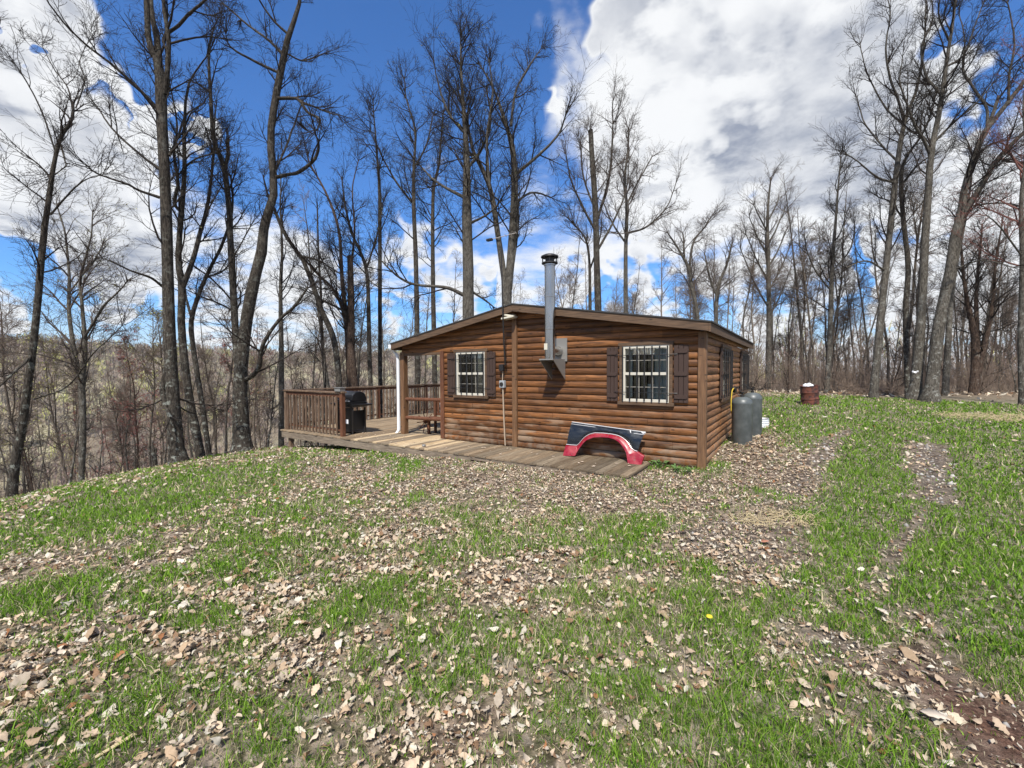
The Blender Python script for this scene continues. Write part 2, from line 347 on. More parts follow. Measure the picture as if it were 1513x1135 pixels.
def ground_z(X, Y):
    X = np.asarray(X, float); Y = np.asarray(Y, float); sh = X.shape
    x = np.clip(X.ravel(), -16, 26); y = np.clip(Y.ravel(), -10, 22)
    z = np.zeros(len(x))
    for i in range(0, len(x), 40000):
        xs, ys = x[i:i+40000], y[i:i+40000]
        k = tps_k((xs[:, None]-ctrl[None, :, 0])**2+(ys[:, None]-ctrl[None, :, 1])**2)
        z[i:i+40000] = k@_w[:_n]+_w[_n]+_w[_n+1]*xs+_w[_n+2]*ys
    z = z.reshape(sh)
    # hillside falling away to the left and behind, then the valley and the ridge beyond
    ex = np.hypot(np.maximum(-16-X, 0), np.maximum(Y-22, 0)*smooth(14-X, -2, 22)); 
    ex = ex+np.maximum(X-26, 0)*.15+np.maximum(Y-22, 0)*.06
    drop = -.42*ex*smooth(ex, 0, 18)
    drop = -55*(1-np.exp(drop/55))
    r = np.hypot(X, Y); az = np.degrees(np.arctan2(X, Y))
    leftness = smooth(-az, -20, 12)
    ridge = smooth(r, 170, 430)*(70+7*wav(X, Y, 260, 5)+2.5*wav(X, Y, 70, 6))*leftness
    ridge2 = smooth(r, 300, 900)*18*(1-leftness)
    return z+drop+ridge+ridge2+.02*wav(X, Y, 1.7, 3)*np.clip(r/4, .2, 1)+.10*wav(X, Y, 9, 8)*smooth(r, 16, 30)
# ground sheet
def axis(n, a, lim): t = np.linspace(-1, 1, n); s = np.sinh(t*a)/math.sinh(a); return s*lim
gx = axis(420, 5.6, 1400); gy = axis(420, 5.6, 1400)+4
GX, GY = np.meshgrid(gx, gy, indexing='ij'); GZ = ground_z(GX, GY)
idx = np.arange(GX.size).reshape(GX.shape)
gq = np.stack([idx[:-1, :-1], idx[1:, :-1], idx[1:, 1:], idx[:-1, 1:]], -1).reshape(-1, 4)

# patches on the ground, in metres: (centre, radii, turn, weight)
def gp(x, y, z=0.05): P = on_z(x, y, z); return P[0], P[1]
def E(x, y, rx, ry, w, z=None):
    z = (.05 if y > 720 else -.1 if x < 1040 else .25 if y > 610 else .55) if z is None else z
    P = on_z(x, y, z); A = on_z(x, y-ry, z); B = on_z(x, y+ry, z); r = math.hypot(P[0], P[1]); ra = min(math.hypot(A[0], A[1]) if y-ry > 575 else r*1.6, r*1.9); rb = math.hypot(B[0], B[1])
    return (P[0], P[1], (ra-rb)/2, rx/F*P[1], math.atan2(P[1], P[0]), w)
LEAFY = [E(*q) for q in ((700, 700, 240, 36, .95), (860, 732, 170, 34, .95), (470, 690, 100, 24, .9), (580, 760, 130, 34, .55), (1120, 665, 55, 42, 1.), (1195, 690, 50, 26, .6), (1090, 745, 100, 18, .5), (60, 800, 90, 18, .5), (330, 765, 100, 14, .5), (90, 960, 130, 28, .6), (330, 900, 130, 42, .75),
    (130, 1045, 100, 26, .5), (400, 970, 90, 44, .5), (530, 830, 80, 24, .45), (640, 1070, 120, 40, .35), (300, 1085, 90, 34, .6), (780, 830, 80, 18, .4), (980, 705, 60, 14, .6), (30, 770, 60, 14, .5))]+[(8.5, 16.6, 3.5, .9, 0, 1.), (18, 17.2, 10, .8, 0, .9)]
def path(pts, w, wt, z=.1):
    out = []; P = [on_z(x, y, z+(.25 if y < 700 else 0)) for x, y in pts]
    for a, b in zip(P[:-1], P[1:]):
        d = b-a; n = max(1, int(np.linalg.norm(d)/(w*.9)))
        for k in range(n): q = a+d*(k+.5)/n; out.append((q[0], q[1], w*1.15, w, 0, wt))
    return out
DIRT = [E(1440, 1050, 90, 40, 1., 0), E(1500, 1110, 80, 50, 1., 0), E(1370, 990, 60, 22, .6, 0)]
BARE = path([(1372, 648), (1380, 680), (1385, 715), (1388, 735)], .20, .85)+path([(1370, 760), (1330, 800), (1310, 850), (1290, 880)], .10, .5, 0)+path([(1250, 632), (1205, 658), (1165, 690)], .18, .5)+[E(*q) for q in ((1080, 800, 90, 20, .7), (1130, 770, 60, 16, .5), (960, 850, 70, 14, .45), (740, 850, 70, 12, .6), (720, 880, 40, 10, .4), (1230, 940, 70, 14, .7), (1200, 965, 70, 10, .5), (250, 1105, 60, 16, .6), (1310, 845, 30, 12, .6), (1350, 905, 40, 10, .4), (1060, 770, 50, 10, .4))]+DIRT
GREEN = [E(*q) for q in ((1455, 690, 75, 100, .75), (1275, 690, 60, 100, .8), (1230, 790, 75, 36, .7), (1470, 850, 90, 90, .75), (1260, 880, 110, 28, .4), (1090, 900, 150, 50, .3), (1280, 605, 170, 16, .75), (1450, 612, 110, 22, .4), (260, 712, 190, 26, .7), (120, 745, 100, 16, .5), (430, 742, 70, 12, .5), (470, 795, 60, 12, .6), (300, 905, 40, 22, 1.),
    (60, 865, 80, 22, .6), (200, 850, 60, 16, .4), (170, 950, 60, 16, .45), (940, 780, 90, 24, .5), (560, 880, 60, 20, .4), (440, 1010, 60, 16, .4), (1010, 692, 60, 10, .6), (880, 1080, 120, 40, .2), (600, 688, 22, 12, 1.), (1150, 628, 60, 12, .5), (700, 800, 60, 14, .3), (1150, 700, 60, 12, .4), (820, 930, 90, 30, .25), (1180, 1060, 120, 50, .35))]
def field(lst, X, Y):
    out = np.zeros_like(X)
    for cx, cy, rx, ry, t, w in lst:
        c, s = math.cos(t), math.sin(t); a = ((X-cx)*c+(Y-cy)*s)/rx; b = (-(X-cx)*s+(Y-cy)*c)/ry
        out = np.maximum(out, w*np.exp(-(a*a+b*b)**1.3))
    return out
_nr = np.random.default_rng(11); _lat = _nr.random((256, 256))
def vnoise(X, Y, s, ox=0.):
    x = X/s+ox; y = Y/s+ox*1.7; xi = np.floor(x).astype(int); yi = np.floor(y).astype(int); fx = x-xi; fy = y-yi; fx = fx*fx*(3-2*fx); fy = fy*fy*(3-2*fy)
    f = lambda i, j: _lat[(xi+i) % 256, (yi+j) % 256]
    return (f(0, 0)*(1-fx)+f(1, 0)*fx)*(1-fy)+(f(0, 1)*(1-fx)+f(1, 1)*fx)*fy
def grassiness(X, Y):
    n = .30*vnoise(X, Y, .50)+.42*vnoise(X, Y, .21, 7)+.34*vnoise(X, Y, .095, 13)+.20*vnoise(X, Y, 1.9, 3)
    v = n-.60+field(GREEN, X, Y)*.55-field(LEAFY, X, Y)*.34-field(BARE, X, Y)*.95+.06
    return np.clip(smooth(v, -.17, .24), 0, 1)
gr_ = grassiness(GX, GY); br_ = field(BARE, GX, GY); dirt_ = field(DIRT, GX, GY)
far_ = smooth(np.hypot(GX, GY), 19, 26)
def gmat(q, b):
    P = q.coord('Object'); a = q.xyz(attr(q))
    v = q.nt.nodes.new('ShaderNodeTexVoronoi'); q.put(v, 'Vector', q.v('ADD', P, q.v('SCALE', q.noise(P, 9, 2, out=1), .12))); v.inputs['Scale'].default_value = 16
    lr = q.xyz(v.outputs['Color'])[0]
    leaf = q.mix(lr, (.10, .070, .05), (.40, .31, .235))
    leaf = q.mix(q.ss(v.outputs['Distance'], .35, .75), leaf, (.05, .036, .026))
    fine = q.noise(P, 45, 4, .7)
    gr = q.mix(q.ss(fine, .3, .7), (.028, .030, .013), (.16, .155, .08)); gr = q.mix(q.ss(q.noise(P, 14, 4), .44, .60), gr, q.mix(fine, (.10, .085, .065), (.42, .36, .28)))
    soil = q.mix(q.ss(fine, .35, .65), (.055, .042, .034), (.20, .175, .15)); 
    dirt = q.mix(q.ss(fine, .3, .7), (.045, .022, .015), (.15, .075, .050))
    c = q.mix(a[0], leaf, gr); c = q.mix(q.m('MULTIPLY', a[1], .85), c, soil); c = q.mix(a[2], c, dirt)
    x, y, z = q.xyz(P); r = q.v('LENGTH', q.cmb(x, y, 0.), out=1)
    woods = q.mix(q.noise(P, .9, 5), (.11, .085, .06), (.27, .21, .15))
    hill = q.mix(q.ss(q.noise(P, .02, 4), .45, .6), (.19, .155, .11), (.31, .28, .18))
    c = q.mix(q.ss(r, 19., 26.), c, woods); c = q.mix(q.ss(r, 90., 160.), c, hill)
    q.put(b, 'Base Color', c); bumpit(q, b, q.noise(P, 30, 5, .7), .8, .03)
mat('ground', rough=.95, fn=gmat, spec=.1)
ground = mesh_np('ground', np.stack([GX, GY, GZ], -1).reshape(-1, 3), quads=gq, mat=MATS['ground'], smooth=True,
                 colors=np.stack([gr_, br_, dirt_], -1).reshape(-1, 3))
tag(ground, 'leaf strewn grassy clearing on top of the hill', 'ground', kind='structure')

# ------------------------------------------------------------------ grass and leaves (stuff)
def clear_of(X, Y):
    d = np.stack([X-HX, Y-HY], -1); hx = -(d@ud[:2]); hy = d@vd[:2]
    inside = ((hx < .03) & (hx > -7.3) & (hy > -.03) & (hy < 6.9)) | ((hx < -.83) & (hx > -8.9) & (hy > -1.28) & (hy < 6.9))
    return ~inside
def sample(nn, r0, r1, half=70):
    r = np.sqrt(rng.uniform(r0*r0, r1*r1, nn)); a = np.radians(rng.uniform(-half, half, nn))
    X, Y = r*np.sin(a), r*np.cos(a); k = clear_of(X, Y); return X[k], Y[k], r[k]
BV, BT, BC = [], [], []; nb = 0
for r0, r1, dens_, w, h in ((.95, 2.2, 13000, .0016, .055), (2.2, 3.5, 9000, .0021, .056), (3.5, 5.5, 5000, .0032, .060), (5.5, 8.5, 2500, .0042, .056), (8.5, 13, 1150, .0068, .054), (13, 20, 520, .0105, .056)):
    area = (r1*r1-r0*r0)*math.radians(70); X, Y, r = sample(int(area*dens_), r0, r1)
    gg = grassiness(X, Y); tuft = 1.8*vnoise(X, Y, .055, 5)**2
    k = rng.random(len(X)) < gg*(.25+1.2*tuft)*.95+.14+.30*vnoise(X, Y, .16, 15)*(1-field(BARE, X, Y)); X, Y, gg = X[k], Y[k], gg[k]
    m_ = len(X); Z = ground_z(X, Y)-.004
    hh = h*.86*rng.uniform(.35, 1.45, m_)*(.65+.6*gg)*(.7+.6*vnoise(X, Y, .35, 9)); az = rng.uniform(0, 2*math.pi, m_); lean = rng.uniform(.1, 1.3, m_)*hh
    flat = rng.random(m_) < .34-.12*gg+.25*(1-gg); hh[flat] *= .22; lean[flat] = h*rng.uniform(.3, 1.1, flat.sum())
    ww = w*rng.uniform(.7, 1.4, m_); wa = rng.uniform(0, 2*math.pi, m_)
    side = np.stack([np.cos(wa), np.sin(wa), 0*wa], -1)*ww[:, None]
    base = np.stack([X, Y, Z], -1); ln = np.stack([np.cos(az), np.sin(az), 0*az], -1)*lean[:, None]
    mid = base+ln*.35+np.array([0, 0, 1])*hh[:, None]*.62; tip = base+ln+np.array([0, 0, 1])*hh[:, None]*.95
    V = np.stack([base-side, base+side, mid-side*.75, mid+side*.75, tip], 1).reshape(-1, 3)
    i0 = nb+np.arange(m_)[:, None]*5
    BT.append(np.concatenate([i0+np.array([0, 1, 3]), i0+np.array([0, 3, 2]), i0+np.array([2, 3, 4])])); BV.append(V); nb += m_*5
    t = rng.random(m_)[:, None]; col = np.array([.045, .120, .010])*(1-t)+np.array([.24, .40, .045])*t
    dry = rng.random(m_) < (.08+.42*(1-gg)+.20*(vnoise(X, Y, .8, 2) > .68)); dry |= flat; col[dry] = np.array([.58, .49, .33])*rng.uniform(.45, 1.15, (dry.sum(), 1))
    BC.append(np.repeat(col, 5, 0))
def leafmat(rough, trans):
    def fn(q, b):
        a = attr(q); n = q.noise(q.coord('Object'), 60, 3)
        c = q.mix(1., a, q.mix(n, (.75, .72, .7), (1.2, 1.2, 1.2)), 'MULTIPLY'); q.put(b, 'Base Color', c)
        t = q.nt; tl = t.nodes.new('ShaderNodeBsdfTranslucent'); t.links.new(c, tl.inputs[0]); mx = t.nodes.new('ShaderNodeMixShader'); mx.inputs[0].default_value = trans
        t.links.new(b.outputs[0], mx.inputs[1]); t.links.new(tl.outputs[0], mx.inputs[2]); t.links.new(mx.outputs[0], t.nodes['Material Output'].inputs[0])
    return fn
mat('blade', rough=.55, fn=leafmat(.55, .3), spec=.08); mat('dead_leaf', rough=.75, fn=leafmat(.8, .18), spec=.04)
o = mesh_np('grass', np.concatenate(BV), tri=np.concatenate(BT), mat=MATS['blade'], colors=np.concatenate(BC))
tag(o, 'patchy green spring grass mixed with dry blades', 'grass', kind='stuff')
# fallen oak leaves: lobed outline, curled
def leaf_shape(kind):
    if kind == 0:   # fine oak leaf
        half = [(0, 0), (.10, .10), (.19, .18), (.15, .26), (.30, .38), (.23, .46), (.34, .58), (.24, .68), (.24, .80), (.13, .87), (0, 1.)]
    elif kind == 1: half = [(0, 0), (.22, .2), (.30, .45), (.24, .7), (0, 1)]
    else: half = [(0, 0), (.28, .45), (0, 1)]
    n = len(half); V = [(0, y) for _, y in half]+[(x, y) for x, y in half[1:-1]]+[(-x, y) for x, y in half[1:-1]]
    T = []
    for s_ in (0, 1):
        o_ = n+s_*(n-2); sd_ = lambda i: i if i in (0, n-1) else o_+i-1
        for i in range(n-1):
            a, b_, c_, d_ = i, i+1, sd_(i), sd_(i+1)
            if c_ != a: T.append((a, c_, d_) if s_ == 0 else (a, d_, c_))
            if d_ != b_: T.append((a, d_, b_) if s_ == 0 else (a, b_, d_))
    return np.array(V), np.array(T)
LV, LT, LC = [], [], []; nb = 0
for r0, r1, dens_, kind, sz in ((.95, 2.4, 480, 0, .080), (.95, 2.4, 900, 1, .056), (.95, 3.2, 1500, 2, .026), (2.4, 4.5, 360, 0, .084), (2.4, 4.5, 800, 1, .060), (2.4, 5, 700, 2, .034), (4.5, 8, 600, 1, .060), (8, 13, 280, 1, .085), (13, 19, 110, 2, .14), (19, 30, 26, 2, .26)):
    area = (r1*r1-r0*r0)*math.radians(70); X, Y, r = sample(int(area*dens_), r0, r1)
    gg = grassiness(X, Y); lf = field(LEAFY, X, Y); br = field(BARE, X, Y)
    keep = rng.random(len(X)) < np.clip(.30+.50*(1-gg)+.42*lf-.45*br-.08*gg-.35*field(GREEN, X, Y), .06, 1)*(.30+.75*vnoise(X, Y, .4, 12)+.35*vnoise(X, Y, .13, 19)); X, Y, gg = X[keep], Y[keep], gg[keep]
    m_ = len(X); S2, T2 = leaf_shape(kind); nv = len(S2)
    s_ = sz*(.28+1.0*rng.beta(1.5, 2.8, m_))*(.7+.5*vnoise(X, Y, 2.5, 4)); az = rng.uniform(0, 2*math.pi, m_); curl = rng.normal(0, 2.2, m_); bend = rng.normal(0, 1.3, m_)
    x = S2[None, :, 0]*s_[:, None]*rng.uniform(.55, 1.15, (m_, 1)); y = (S2[None, :, 1]-.5)*s_[:, None]
    z = (curl[:, None]*x*x+bend[:, None]*y*y*.6)/s_[:, None]+rng.normal(0, .06, (m_, nv))*s_[:, None]
    tilt = rng.normal(0, .36, m_)[:, None]; tl2 = rng.normal(0, .34, m_)[:, None]
    z, x = z*np.cos(tilt)+x*np.sin(tilt), x*np.cos(tilt)-z*np.sin(tilt); z, y = z*np.cos(tl2)+y*np.sin(tl2), y*np.cos(tl2)-z*np.sin(tl2)
    wx = x*np.cos(az)[:, None]-y*np.sin(az)[:, None]+X[:, None]; wy = x*np.sin(az)[:, None]+y*np.cos(az)[:, None]+Y[:, None]
    z = z-z.min(1, keepdims=True)*.75+(ground_z(X, Y)+rng.uniform(.001, .018, m_)*(1+.8*gg+1.2*field(LEAFY, X, Y)))[:, None]
    LV.append(np.stack([wx, wy, z], -1).reshape(-1, 3)); LT.append((nb+np.arange(m_)[:, None, None]*nv+T2[None]).reshape(-1, 3)); nb += m_*nv
    pal = np.array([(.55, .44, .35), (.61, .53, .44), (.42, .32, .235), (.47, .41, .355), (.24, .155, .105), (.58, .55, .50), (.29, .14, .075)]); c = 1.1*np.array([.98, .955, .86])*pal[rng.choice(7, m_, p=[.20, .18, .17, .18, .13, .125, .015])]*rng.uniform(.7, 1.12, (m_, 1))
    LC.append(np.repeat(c, nv, 0))
o = mesh_np('fallen_leaves', np.concatenate(LV), tri=np.concatenate(LT), mat=MATS['dead_leaf'], colors=np.concatenate(LC))
tag(o, 'dry pale brown oak leaves littering the ground', 'fallen leaves', kind='stuff')
# a few leaves blown onto the boards
S2, T2 = leaf_shape(1); V = []; T = []; nv = len(S2); lr_ = np.random.default_rng(3)
for k in range(70):
    hx = -lr_.uniform(.9, 8.5); hy = lr_.uniform(-1.2, -.1) if k < 62 else lr_.uniform(.5, 3)
    if k >= 62: hx = -lr_.uniform(6, 9)
    P_ = H2W(hx, hy, -.026); a = lr_.uniform(0, 6.28); s1 = lr_.uniform(.03, .08); x = S2[:, 0]*s1; y = (S2[:, 1]-.5)*s1; z = 2.2*x*x/s1+.8*y*y/s1+.002
    V.append(np.stack([x*math.cos(a)-y*math.sin(a)+P_[0], x*math.sin(a)+y*math.cos(a)+P_[1], z+P_[2]], -1)); T.append(T2+k*nv)
o = mesh_np('fallen_leaves', np.concatenate(V), tri=np.concatenate(T), mat=MATS['dead_leaf'], colors=np.tile([[.58, .48, .38]], (70*nv, 1))); tag(o, 'loose dry leaves blown onto the deck boards', 'fallen leaves', kind='stuff')
# gravel in the wheel ruts
X, Y, r = sample(35000, 1.0, 14); br = field(BARE, X, Y); k = rng.random(len(X)) < br*.85*(vnoise(X, Y, .3, 6)*1.5); X, Y, r = X[k], Y[k], r[k]; m_ = len(X)
base = np.array([(1, 0, 0), (0, 1, 0), (-1, 0, 0), (0, -1, 0), (0, 0, .8), (0, 0, -.5)]); bt = np.array([(0, 1, 4), (1, 2, 4), (2, 3, 4), (3, 0, 4), (1, 0, 5), (2, 1, 5), (3, 2, 5), (0, 3, 5)])
s_ = rng.gamma(3., .0036, m_)*np.clip(r/4, .8, 2.2); V = (base[None]*rng.uniform(.6, 1.3, (m_, 6, 1)))*s_[:, None, None]; a = rng.uniform(0, 6.3, m_)
V = np.stack([V[..., 0]*np.cos(a)[:, None]-V[..., 1]*np.sin(a)[:, None], V[..., 0]*np.sin(a)[:, None]+V[..., 1]*np.cos(a)[:, None], V[..., 2]], -1)+np.stack([X, Y, ground_z(X, Y)], -1)[:, None]
c = np.where(rng.random((m_, 1)) < .7, np.array([[.34, .325, .30]]), np.array([[.40, .35, .29]]))*rng.uniform(.5, 1.3, (m_, 1))
o = mesh_np('gravel', V.reshape(-1, 3), tri=(np.arange(m_)[:, None, None]*6+bt[None]).reshape(-1, 3), mat=mat('stone', rough=.9, fn=leafmat(.9, .0)), colors=np.repeat(c, 6, 0))
tag(o, 'grey gravel showing in the wheel ruts', 'gravel', kind='stuff')

# ------------------------------------------------------------------ cabin
RZ = -(math.pi/2-YAW)
cab = empty('log_cabin', (HX, HY, 0), RZ)
tag(cab, 'small brown log sided cabin with low gable roof, stove pipe and covered porch', 'cabin')
M = MATS
DZ = -.03                                      # deck top
RX, RZP, EXR, EZR, EXL, EZL, FY, BY = -3.66, 2.99, .14, 2.37, -7.40, 2.31, -.25, 7.0
def roof_z(x): return RZP+(x-RX)*(EZR-RZP)/(EXR-RX) if x > RX else RZP+(x-RX)*(EZL-RZP)/(EXL-RX)
PITCHL = .13; Z00 = -.045
def log_courses(mb, x0, x1, z0, z1, axis_, plane_, holes=(), top=None, out=-1):
    """half round log siding; axis_ 'x' runs along x at y=plane_, 'y' runs along y at x=plane_"""
    n = int(round((z1-Z00)/PITCHL+.5)); i0 = int(math.floor((z0-Z00)/PITCHL+.01))
    for i in range(i0, n+1):
        a = Z00+i*PITCHL; b = a+PITCHL
        if a >= z1-.01: break
        segs = [(x0, x1)]
        if top: segs = top(b, segs)
        for hx0, hx1, hz0, hz1 in holes:
            if a < hz1-.02 and b > hz0+.02:
                ns = []
                for s0, s1 in segs:
                    if hx1 <= s0 or hx0 >= s1: ns.append((s0, s1)); continue
                    if hx0 > s0: ns.append((s0, hx0))
                    if hx1 < s1: ns.append((hx1, s1))
                segs = ns
        for s0, s1 in segs:
            if s1-s0 < .02: continue
            # break long runs at butt joints
            cuts = [s0]; p = s0+random.uniform(.8, 3.4)
            while p < s1-.4: cuts.append(p); p += random.uniform(1.6, 3.6)
            cuts.append(s1)
            for c0, c1 in zip(cuts[:-1], cuts[1:]):
                K = 7; rows = []; jit = random.uniform(-.003, .003)
                nseg = max(2, int((c1-c0)/.25))
                for k in range(K+1):
                    t = k/K; zz = a+.004+(PITCHL-.008)*t; d = .030*math.sqrt(max(0, 1-(2*t-1)**2*.92))-.010+jit
                    rows.append((zz, d))
                V = []; xs = np.linspace(c0+.002, c1-.002, nseg+1); w = [random.uniform(-.0035, .0035) for _ in xs]
                for j, x in enumerate(xs):
                    for zz, d in rows:
                        dd = d+w[j]; V.append((x, plane_+out*dd, zz+w[j]*.5) if axis_ == 'x' else (plane_+out*dd, x, zz+w[j]*.5))
                if top: V = [(x, y, min(z, roof_z(x)-.064)) for x, y, z in V]
                Fs = [(j*(K+1)+k, (j+1)*(K+1)+k, (j+1)*(K+1)+k+1, j*(K+1)+k+1) for j in range(nseg) for k in range(K)]
                # ends closed back to the wall
                for j in (0, nseg):
                    Fs.append(tuple(j*(K+1)+k for k in range(K+1)))
                mb.add(V, Fs)
WR = (-1.38, -.55, 1.03, 2.04); WL = (-5.39, -4.54, 1.04, 2.04)
def clip_roof(b, segs):
    zt = b-.02
    out = []
    for s0, s1 in segs:
        a = s0; c = s1
        xl = RX+(zt-.03-RZP)*(EXL-RX)/(EZL-RZP); xr = RX+(zt-.03-RZP)*(EXR-RX)/(EZR-RZP)
        a = max(a, xl); c = min(c, xr)
        if c > a: out.append((a, c))
    return out
fr = MB(); log_courses(fr, -5.80, -.06, Z00, 2.05, 'x', 0, [WR, WL])
log_courses(fr, -7.26, -.06, 2.06, 2.95, 'x', 0, [], clip_roof)
fr.build('log_wall', M['log'], cab, smooth=True)
sw = MB(); SW = [(1.70, 2.85, 1.02, 2.04), (5.0, 6.35, 1.02, 2.04)]
log_courses(sw, .06, 6.8, Z00, 2.25, 'y', 0, SW, out=1); sw.build('log_wall', M['log_side'], cab, smooth=True)
# solid wall behind the logs (with window openings), floor, rear and left walls
wb = MB()
def wall_pieces(x0, x1, z0, z1, holes, put):
    xs = sorted({x0, x1, *[h[0] for h in holes], *[h[1] for h in holes]}); 
    for a, b in zip(xs[:-1], xs[1:]):
        h = [q for q in holes if q[0] <= a and q[1] >= b]
        if h: put(a, b, z0, h[0][2]); put(a, b, h[0][3], z1)
        else: put(a, b, z0, z1)
wall_pieces(-5.84, -.02, -.20, 2.12, [WR, WL], lambda a, b, c, d: wb.box(a, b, .012, .11, c, d))
wall_pieces(.012, 6.78, -.20, 2.12, SW, lambda a, b, c, d: wb.box(-.11, -.0125, a, b, c, d))
wb.prism([(-7.26, 2.1), (0, 2.1), (0, 2.2), (-3.66, 2.83), (-7.26, 2.18)], .014, .09)
wb.box(-5.84, -5.74, .12, 6.78, -.2, 2.12); wb.box(-5.84, -.12, 6.68, 6.78, -.2, 2.12); wb.box(-5.73, -.12, .12, 6.67, -.12, -.06)
wb.build('inner_wall', M['interior'], cab)
# base trim board along the deck
b = MB(); b.box(-5.8, -.07, -.045, .01, -.14, -.05); b.build('base_board', M['fascia'], cab)
b = MB(); b.box(.0, .04, .08, 6.75, -.22, -.05); b.build('base_board', M['fascia'], cab)
# roof
def roof_slab(mb, y0, y1, t0, t1, ex=0.):
    for s, (ex_, ez_) in ((1, (EXR, EZR)), (-1, (EXL, EZL))):
        sl = (ez_-RZP)/(ex_-RX); e = ex_+s*ex; V = []
        for x in (RX, e):
            z = RZP+(x-RX)*sl
            for y in (y0, y1):
                V += [(x, y, z-t0), (x, y, z-t1)]
        mb.add(V, [(0, 2, 6, 4), (1, 5, 7, 3), (0, 4, 5, 1), (2, 3, 7, 6), (4, 6, 7, 5), (0, 1, 3, 2)])
rf = MB(); roof_slab(rf, FY+.03, BY-.03, .015, .06); roof = rf.build('roof', M['soffit'], cab)
sh = MB(); roof_slab(sh, FY-.015, BY+.015, -.012, .012, .02); sh.build('shingles', M['shingle'], roof, bevel=0)
fa = MB()
for s, (ex_, ez_) in ((1, (EXR, EZR)), (-1, (EXL, EZL))):
    for y0, y1 in ((FY, FY+.03), (BY-.03, BY)):
        V = []
        for x in (RX+s*.001, ex_-s*.032): 
            z = roof_z(x) if s > 0 else RZP+(x-RX)*(EZL-RZP)/(EXL-RX)
            for y in (y0, y1): V += [(x, y, z-.014), (x, y, z-.155)]
        fa = MB(); fa.add(V, [(0, 2, 6, 4), (1, 5, 7, 3), (0, 4, 5, 1), (2, 3, 7, 6), (4, 6, 7, 5), (0, 1, 3, 2)])
        fa.build('fascia_board', M['fascia'], roof, bevel=.003)
fa = MB(); fa.box(EXR-.03, EXR, FY-.002, BY, EZR-.165, EZR-.014); fa.build('fascia_board', M['fascia'], roof, bevel=.003)
fa = MB(); fa.box(EXL, EXL+.03, FY-.002, BY, EZL-.165, EZL-.014); fa.build('fascia_board', M['fascia'], roof, bevel=.003)
# gutter with white downspout on the porch side
gt = MB()
gt.box(EXL-.10, EXL-.09, FY, BY, EZL-.12, EZL-.02); gt.box(EXL-.09, EXL-.003, FY, BY, EZL-.12, EZL-.11); gt.box(EXL-.09, EXL-.003, FY, FY+.01, EZL-.11, EZL-.02)
gut = gt.build('gutter', M['white_paint'], roof)
ds = MB(); ds.tube([(EXL-.045, FY+.12, EZL-.12), (EXL-.045, FY+.14, EZL-.20), (-7.38, -.07, 2.02), (-7.38, -.04, 1.9), (-7.38, -.04, .08), (-7.40, -.09, .0)], .042, 10)
ds.build('downspout', M['white_paint'], gut, smooth=True)
# posts
b = MB(); b.box(-.085, .045, -.055, .06, -.18, 2.235); b.build('corner_post', M['stained_post'], cab, bevel=.004)
b = MB(); b.box(-3.80, -3.685, -.065, .01, -.03, 2.70); b.build('corner_post', M['stained_post'], cab, bevel=.004)
b = MB(); b.box(-5.90, -5.79, -.05, .06, -.03, 2.08); b.build('corner_post', M['rail_red'], cab, bevel=.004)
b = MB(); b.box(-7.32, -7.18, -.03, .11, -.03, 2.09); b.build('porch_post', M['stained_post'], cab, bevel=.004)
b = MB(); b.box(-7.32, -7.18, 3.3, 3.44, -.03, 2.15); b.build('porch_post', M['stained_post'], cab, bevel=.004)
b = MB(); b.box(-7.32, -7.18, 6.6, 6.74, -.03, 2.15); b.build('porch_post', M['stained_post'], cab, bevel=.004)
b = MB(); b.box(-7.30, -5.91, -.02, .10, 2.0, 2.06); b.box(-7.30, -7.2, .11, 6.7, 2.09, 2.2); b.build('porch_beam', M['fascia'], cab, bevel=.003)
b = MB(); b.tube([(-7.18, .05, .88), (-5.88, .05, .90)], .045, 10); b.tube([(-7.18, .05, .40), (-5.88, .05, .42)], .048, 10); b.build('porch_rail', M['rail_red'], cab, smooth=True)
